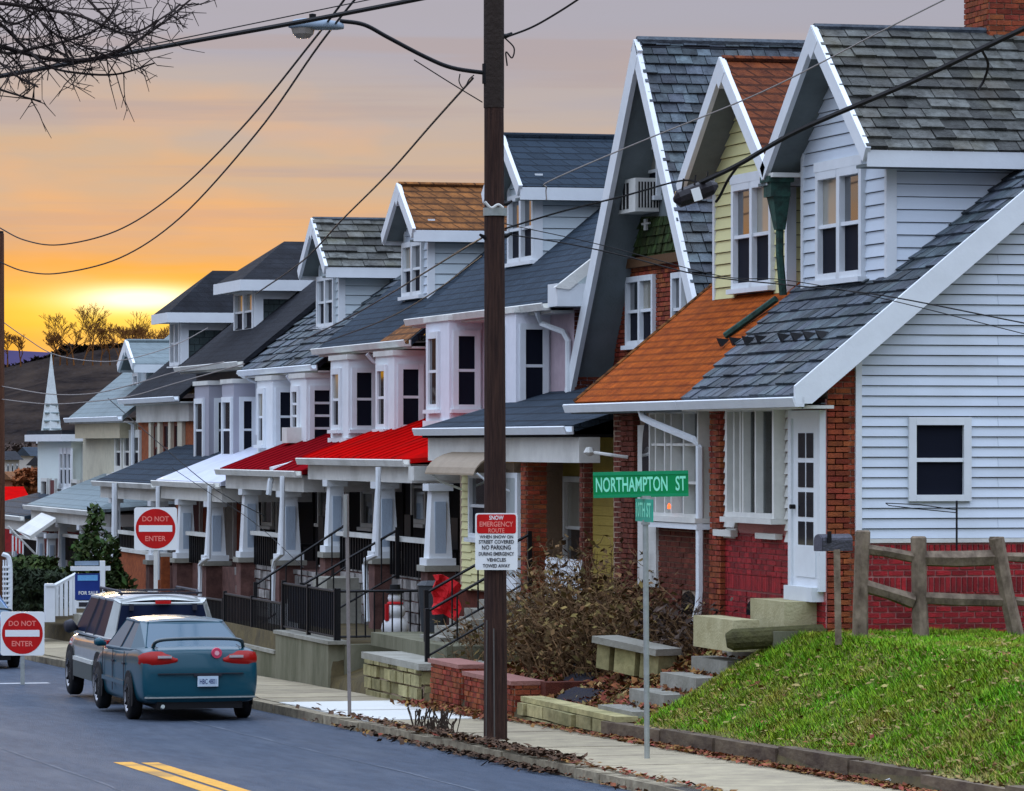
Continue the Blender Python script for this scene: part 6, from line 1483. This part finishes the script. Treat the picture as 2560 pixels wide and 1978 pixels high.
V = np.stack([gx - wv * np.sin(a), gy + wv * np.cos(a), zg - .01, gx + wv * np.sin(a), gy - wv * np.cos(a), zg - .01, gx + lx, gy + lyy, zg + h], 1).reshape(-1, 3)
npmesh('lawn_grass', V, np.arange(3 * n).reshape(n, 3), grassm, kind='stuff')
n2 = 26000
gx = 15.30 + rs_.rand(n2) ** 1.3 * 3.6; gy = 36.5 + rs_.rand(n2) ** 1.5 * 16
kp = (np.sin(gx * 3.3 + 1.7 * np.sin(gy * 1.1)) + np.sin(gy * 2.3 + gx)) > .1 - (gy < 43) * .9
gx, gy = gx[kp], gy[kp]; n2 = len(gx); zg = np.array([gz_(a, b) for a, b in zip(gx, gy)])
h = .03 + rs_.rand(n2) * .055; a = rs_.rand(n2) * 6.28; lx = np.cos(a) * h * 1.7; lyy = np.sin(a) * h * 1.7; wv = .010
V = np.stack([gx - wv * np.sin(a), gy + wv * np.cos(a), zg, gx + wv * np.sin(a), gy - wv * np.cos(a), zg, gx + lx, gy + lyy, zg + h], 1).reshape(-1, 3)
npmesh('dead_grass', V, np.arange(3 * n2).reshape(n2, 3), M('dead_straw_grass', (.34, .26, .07), (.20, .15, .04), rough=.95, var=.5, ns=2, bump=0, hue=.02), kind='stuff')
lawnm = M('lawn_soil', (.10, .13, .02), (.13, .10, .03), rough=1, var=0, ns=2.5, bump=.4, bs=15)
lx_ = [15.25 + .2 * i for i in range(24)]; ly_ = [36 + .42 * i for i in range(41)]
npmesh('lawn', [(x, min(y, 52.79), gz_(x, min(y, 52.79)) + .006) for y in ly_ for x in lx_], [(j * 24 + i, j * 24 + i + 1, (j + 1) * 24 + i + 1, (j + 1) * 24 + i) for j in range(40) for i in range(23)], lawnm, kind='structure')
leafm = M('dry_fallen_leaves', (.26, .11, .035), (.12, .045, .02), rough=.9, var=.5, ns=9, bump=0, hue=.04)
leafy = M('yellow_fallen_leaves', (.34, .27, .10), (.22, .16, .05), rough=.9, var=.4, ns=9, bump=0, hue=.03)
def scatter(n, fxn): return [fxn() for _ in range(n)]
def onlawn():
    X = 15.4 + rnd() * 4; Y = 37 + rnd() * 15.6; return (X, Y, gz_(X, Y) + .05)
leaves('fallen_leaves_on_lawn', scatter(2200, onlawn), .036, leafy, .5)
leaves('fallen_leaves_on_lawn', scatter(500, onlawn), .04, leafm, .6)
def bank():
    X = 15.3 + rnd() ** 1.2 * 2.0; Y = 53 + rnd() * 10; return (X, Y, gz_(X, Y) + .03 + .05 * rnd())
leaves('fallen_leaves_on_bank', scatter(5200, bank), .055, leafm, .9)
leaves('fallen_leaves_on_bank', scatter(1500, bank), .045, leafy, .9)
def kerbside():
    Y = 38 + rnd() * 22; X = 15.08 - abs(random.gauss(0, .10)) if rnd() < .6 else 13.1 + random.gauss(0, .10); 
    if 13.25 < X < 14.9 and rnd() < .6: X = 15.05
    z = zroad(Y) + (.15 if X > 13.04 else .012); return (X, Y, z + .012 + .02 * rnd())
leaves('fallen_leaves_on_sidewalk', scatter(2600, kerbside), .04, leafm, .5)
def kerb2():
    Y = 48 + abs(random.gauss(0, 5)); X = 13.1 + random.gauss(0, .14); z = zroad(Y) + (.15 if X > 13.04 else .012); return (X, Y, z + .015 + .03 * rnd())
leaves('fallen_leaves_by_kerb', scatter(1800, kerb2), .045, M('brown_leaf_litter', (.10, .055, .03), (.05, .03, .02), rough=1, var=.5, ns=6, bump=0), .6)
def litter2():
    Y = 58 + rnd() * 5.5; X = 15.06 - abs(random.gauss(0, .18)); return (X, Y, zroad(Y) + .17 + .03 * rnd())
leaves('fallen_leaves_by_planter', scatter(900, litter2), .05, leafm, .8)
# scraps of litter
for (px, py, l) in ((2205, 1898, 'small white crumpled paper scrap nearer the timber edging'), (2240, 1917, 'white crumpled paper scrap lying on the bare sidewalk')):
    Y = 43.4 if px < 2230 else 42.8; X = xy(px, Y); c = Vector((X, Y, zroad(Y) + .17))
    V = [c + Vector((jit(.05) + .07 * math.cos(t), jit(.03) + .06 * math.sin(t), jit(.02) + .02 + .03 * k)) for k in range(2) for t in [2 * math.pi * i / 7 for i in range(7)]]
    m = MB(); m.add(V, [(i, (i + 1) % 7, 7 + (i + 1) % 7, 7 + i) for i in range(7)] + [tuple(range(7))[::-1], tuple(range(7, 14))]); tag(m.build('paper_scrap', SW), l, 'litter')
# tufts of weeds and litter along the foot of the timber edging and the kerb
def edge_(): Y = 37 + rnd() * 16; X = 15.10 - abs(random.gauss(0, .05)); return (X, Y, zroad(Y) + .15 + .03 * rnd())
leaves('leaf_litter_at_edging', scatter(2400, edge_), .04, leafm, .8)
def topedge(): Y = 37 + rnd() * 15.6; X = 15.30 + jit(.09); return (X, Y, zroad(Y) + .30 + .03 * rnd())
leaves('leaf_litter_on_edging', scatter(1500, topedge), .04, leafy, .8)
# bare thicket
twm = M('brown_twigs', (.22, .13, .06), (.09, .055, .03), rough=1, var=.4, ns=6, bump=0)
def thicket(label, cx, cy, gx_, rx_, ry_, hh, n, nl, tm=twm, lm=None, ls=.045):
    t = thing('thicket', label, 'shrub', (cx, cy, gx_))
    mb = MB(); pts = []
    for i in range(n):
        a = rnd() * 6.283; q = math.sqrt(rnd()); x = cx + rx_ * q * math.cos(a) * .8; y = cy + ry_ * q * math.sin(a); z = gz_(x, y) if gx_ > -90 else gx_
        p = [Vector((x, y, z))]; d = Vector((jit(.5), jit(.5), 1)).normalized(); L_ = hh * (.5 + .5 * rnd()) * (1 - .45 * q * q)
        for k in range(4):
            d = (d + Vector((jit(.45), jit(.45), jit(.2)))).normalized(); p.append(p[-1] + d * L_ / 4)
        mb.tube(p, [.012, .010, .008, .006, .004], 3, cap=False); pts += p[1:]
        for s_ in range(5):
            k = random.randint(1, 4); dd = Vector((jit(1), jit(1), rnd() * .9 + .05)).normalized() * (.12 + .25 * rnd())
            e = p[k] + dd; mb.tube([p[k], p[k] + dd * .5 + Vector((jit(.04), jit(.04), jit(.04))), e], [.006, .005, .003], 3, cap=False); pts.append(e)
    mb.build('stems', tm, t)
    L2 = [tuple(random.choice(pts) + Vector((jit(.12), jit(.12), jit(.10)))) for _ in range(nl)]
    leaves('dry_leaves', L2, ls, lm or leafm, .9, t)
    return t
brl = M('thicket_leaves', (.20, .125, .045), (.07, .048, .02), rough=1, var=.6, ns=5, bump=0, hue=.03)
thicket('large tangled brown thicket between the lawn steps and the brick pillars', 16.65, 60.2, -2.9, .75, 2.9, 1.95, 420, 5200, lm=brl)
thicket('low bare twiggy shrub against the dark red brick wall', 17.1, 57.6, -2.7, .35, 2.2, .75, 150, 1500, lm=M('grey_brown_leaves', (.10, .07, .05), (.05, .035, .03), rough=1, var=.4, bump=0))
thicket('sparse dry twigs beside the steps left of the utility pole', 16.3, 64.6, -3.0, .6, 1.2, .9, 60, 300, lm=brl)
# weeds at the foot of the pole
wd_ = thing('weeds', 'clump of dark dry weeds by the kerb left of the utility pole', 'weeds', (13.5, 55, -3.7))
mb = MB()
for i in range(60):
    Y = 54.3 + rnd() * 2.2; X = 13.35 + jit(.15); z = zroad(Y) + .13; d = Vector((jit(.3), jit(.3), 1)) * (.12 + .22 * rnd())
    mb.tube([(X, Y, z), Vector((X, Y, z)) + d * .6, Vector((X, Y, z)) + d + Vector((jit(.05), 0, -.01))], [.008, .008, .014], 3, cap=False)
mb.build('stems', M('dark_weed', (.05, .035, .025), rough=1, var=.4, bump=0), wd_)
# bare trees
def bare_tree(label, base, hgt, mat, spread=.5, lv=5, r0=.12, seed=1, kind=None, cat='tree', name='bare_tree', group=None, min_r=.01):
    random.seed(seed); t = thing(name, label, cat, base, group); tr = MB(); br = MB()
    def grow(p, d, L_, r, k):
        pts = [p]; q = p; dd = d
        for s_ in range(3):
            dd = (dd + Vector((jit(.22), jit(.22), jit(.1) + .06))).normalized(); q = q + dd * L_ / 3; pts.append(q)
        (tr if k == lv else br).tube(pts, [max(min_r, r), max(min_r, r * .88), max(min_r, r * .76), max(min_r, r * .65)], 5 if k > 2 else 3, cap=False)
        if k > 0:
            for s_ in range(3 if k > 1 else 4):
                nd_ = (dd + Vector((jit(1), jit(1), jit(.6) + .15)) * spread * 1.5).normalized()
                grow(pts[2 if s_ == 0 else 3], nd_, L_ * (.62 + .2 * rnd()), r * .6, k - 1)
    grow(Vector(base), Vector((jit(.15), jit(.05), 1)), hgt * .30, r0, lv)
    tr.build('trunk', mat, t); br.build('branches', mat, t); return t
farw = M('far_tree_bark', (.16, .07, .025), rough=1, var=.1, bump=0, spec=0)  # warmth of the sunset glow is put into the bark colour
i = 0
for px, top, Y in ((150, 800, 760), (185, 745, 740), (232, 742, 740), (275, 790, 760), (310, 775, 750), (345, 782, 770), (378, 768, 750), (408, 790, 740), (440, 800, 760), (18, 812, 640), (52, 822, 660), (-6, 790, 650), (132, 822, 745), (168, 800, 765), (208, 775, 770), (252, 790, 735), (292, 800, 745), (326, 800, 765), (362, 795, 735), (395, 805, 765), (425, 815, 750)):
    i += 1; X = xy(px, Y); z0 = zz(892, X, Y); z1 = zz(top, X, Y)
    lbl = ['leaning', 'tallest', 'second tallest', 'low spreading', 'round crowned', 'wide', 'dense', 'half hidden', 'rightmost half hidden', 'small', 'smaller twiggy', 'cut off', 'short leftmost', 'slim', 'bushy', 'forked', 'crooked', 'short', 'thin', 'shaggy', 'stunted'][i - 1]
    bare_tree(lbl + (' bare tree on the skyline left of the dark dormer roof' if i < 10 or i > 12 else ' bare tree at the far left skyline by the pole'), (X, Y, z0 - 1.5), (z1 - z0) + 1.5, farw, .62, 5, .15, i * 7, group='bare trees on the skyline', min_r=.027)
random.seed(11)
# overhanging tree at the top left
ot = thing('bare_tree', 'near bare tree whose dark twigs hang into the top left corner', 'tree', tuple(P3(-650, 110, 36)[:2]) + (-3.6,))
bark = M('dark_bark', (.035, .025, .022), rough=1, var=.1, bump=.2)
T0 = P3(-650, 110, 36)
MB().tube([(T0.x, 36, -3.7), (T0.x + .05, 36, -1), (T0.x, 36, 2.2), (T0.x - .1, 36, 6)], [.32, .26, .2, .1], 12).build('trunk', bark, ot)
def limb(pts, r, tw=1.0, Yl=36.0):
    q = [Vector((T0.x, 36, P3(-650, pts[0][1] + 260, 36).z))] + [P3(a, b, Yl + jit(.6)) for a, b in pts]
    q = smooth(q, 5); n = len(q); mb = MB(); mb.tube(q, [r * 1.35 * (1 - .8 * i / n) + .003 for i in range(n)], 6, cap=False)
    for i in range(6, n - 1):
        for _ in range(2):
            if rnd() < .80 * tw:
                d = (q[i + 1] - q[i]).normalized(); s = (d * .6 + Vector((jit(.9), jit(.6), jit(.9)))).normalized() * (.12 + .34 * rnd())
                e1 = q[i] + s * .5 + Vector((jit(.03), jit(.03), jit(.03))); e2 = q[i] + s + Vector((jit(.05), jit(.05), jit(.04)))
                mb.tube([q[i], e1, e2], [.0065, .005, .003], 3, cap=False)
                for __ in range(2):
                    if rnd() < .75: f = e1.lerp(e2, rnd()); mb.tube([f, f + (s.normalized() * .5 + Vector((jit(.7), jit(.7), jit(.7)))).normalized() * (.08 + .14 * rnd())], [.0045, .0028], 3, cap=False)
    mb.build('limb', bark, ot)
limb([(-100, 100), (0, 116), (140, 150), (270, 138), (390, 70), (480, -4)], .018)
limb([(-100, 5), (0, 8), (110, 24), (200, 40), (290, 78), (340, 90)], .015)
limb([(-100, 10), (0, 60), (60, 118), (120, 165), (190, 182), (290, 186), (386, 158)], .012, .55)
limb([(-100, 120), (0, 158), (50, 196), (95, 218)], .010)
limb([(-100, 190), (0, 224), (58, 242), (102, 253)], .009, .5)
limb([(-100, -60), (40, -40), (120, 30), (150, 90), (170, 150)], .010)
limb([(-100, -80), (150, -50), (260, 40), (330, 82), (410, 42), (450, 10)], .011)
limb([(-100, 60), (0, 130), (90, 120), (200, 92), (260, 60), (300, 10)], .011)
limb([(-100, -20), (60, 20), (130, 80), (215, 120), (300, 150)], .009)
limb([(-100, 40), (30, 60), (90, 30), (170, -10)], .009)
# evergreens and hedge
evm = M('evergreen_leaves', (.045, .075, .014), (.02, .035, .01), rough=.9, var=.5, ns=3, bump=0, hue=.03)
hdm = M('dark_hedge_leaves', (.022, .035, .013), (.010, .018, .008), rough=.9, var=.5, ns=3, bump=0)
def bush(label, c, r, n, mat, size, name='shrub', cat='shrub', shape=None):
    c = Vector(c); t = thing(name, label, cat, (c.x, c.y, c.z - r[2])); pts = []
    while len(pts) < n:
        p = Vector((jit(1), jit(1), jit(1)))
        rr_ = 1 + .22 * math.sin(p.x * 7 + 1) * math.sin(p.y * 6) + .15 * math.sin(p.z * 9)
        lim_ = rr_ if shape is None else rr_ * shape(p.z)
        if shape: ok = math.hypot(p.x, p.y) < lim_
        else: ok = p.length < lim_
        if ok and (p.length > .55 or rnd() < .3): pts.append((c.x + p.x * r[0], c.y + p.y * r[1], c.z + p.z * r[2]))
    leaves('foliage', pts, size, mat, 1.2, t)
    MB().tube([(c.x, c.y, c.z - r[2] - .2), (c.x, c.y, c.z)], [.07, .04], 6).build('stem', bark, t)
ge = P3(238, 1385, 99)
bush('dark green pointed evergreen beside the brick porch front', ge, (.75, 1.3, 1.15), 4800, evm, .07, shape=lambda z: (1 - z) * .55 + .1)
hg = P3(82, 1478, 99); bush('dark clipped hedge behind the white balustrade', hg, (.55, 2.2, .45), 4200, hdm, .06, 'hedge', 'hedge', shape=lambda z: 1.0)
hg = P3(88, 1430, 104); bush('rounded dark bush above the clipped hedge', hg, (.6, 1.6, .35), 2200, evm, .07)
orm = M('rust_leaves', (.28, .09, .03), (.14, .05, .02), rough=1, var=.4, bump=0)
hg = P3(80, 1205, 240); bush('rust coloured leafy tree far below the steeple', hg, (1.0, 1.5, .7), 2500, orm, .14, 'far_tree', 'tree')
hg = P3(120, 1215, 250); bush('dark bare looking tree far below the steeple, right of the rust one', hg, (.6, 1.5, .8), 1200, hdm, .12, 'far_tree', 'tree')
# dark wood filling the valley floor behind the porches
pts = []
for _ in range(9000):
    Y = 420 + rnd() * 250; px = -300 + rnd() * 800; X = xy(px, Y); pts.append((X, Y, zz(1110 + 60 * rnd() ** 2 - 20, X, Y) - 1.5))
leaves('valley_woods', pts, .55, M('valley_bare_wood', (.09, .06, .045), (.04, .03, .028), rough=1, var=.5, bump=0, ns=.2), 1.2)
pts = []
for _ in range(16000):
    a_ = R(-2 + rnd() * 22); hz = hf(math.degrees(a_)); d = 1450; pts.append((math.sin(a_) * d, math.cos(a_) * d, hz * d + jit(2.2) - 1))
leaves('hilltop_woods', pts, 1.1, hillm, 1.2)
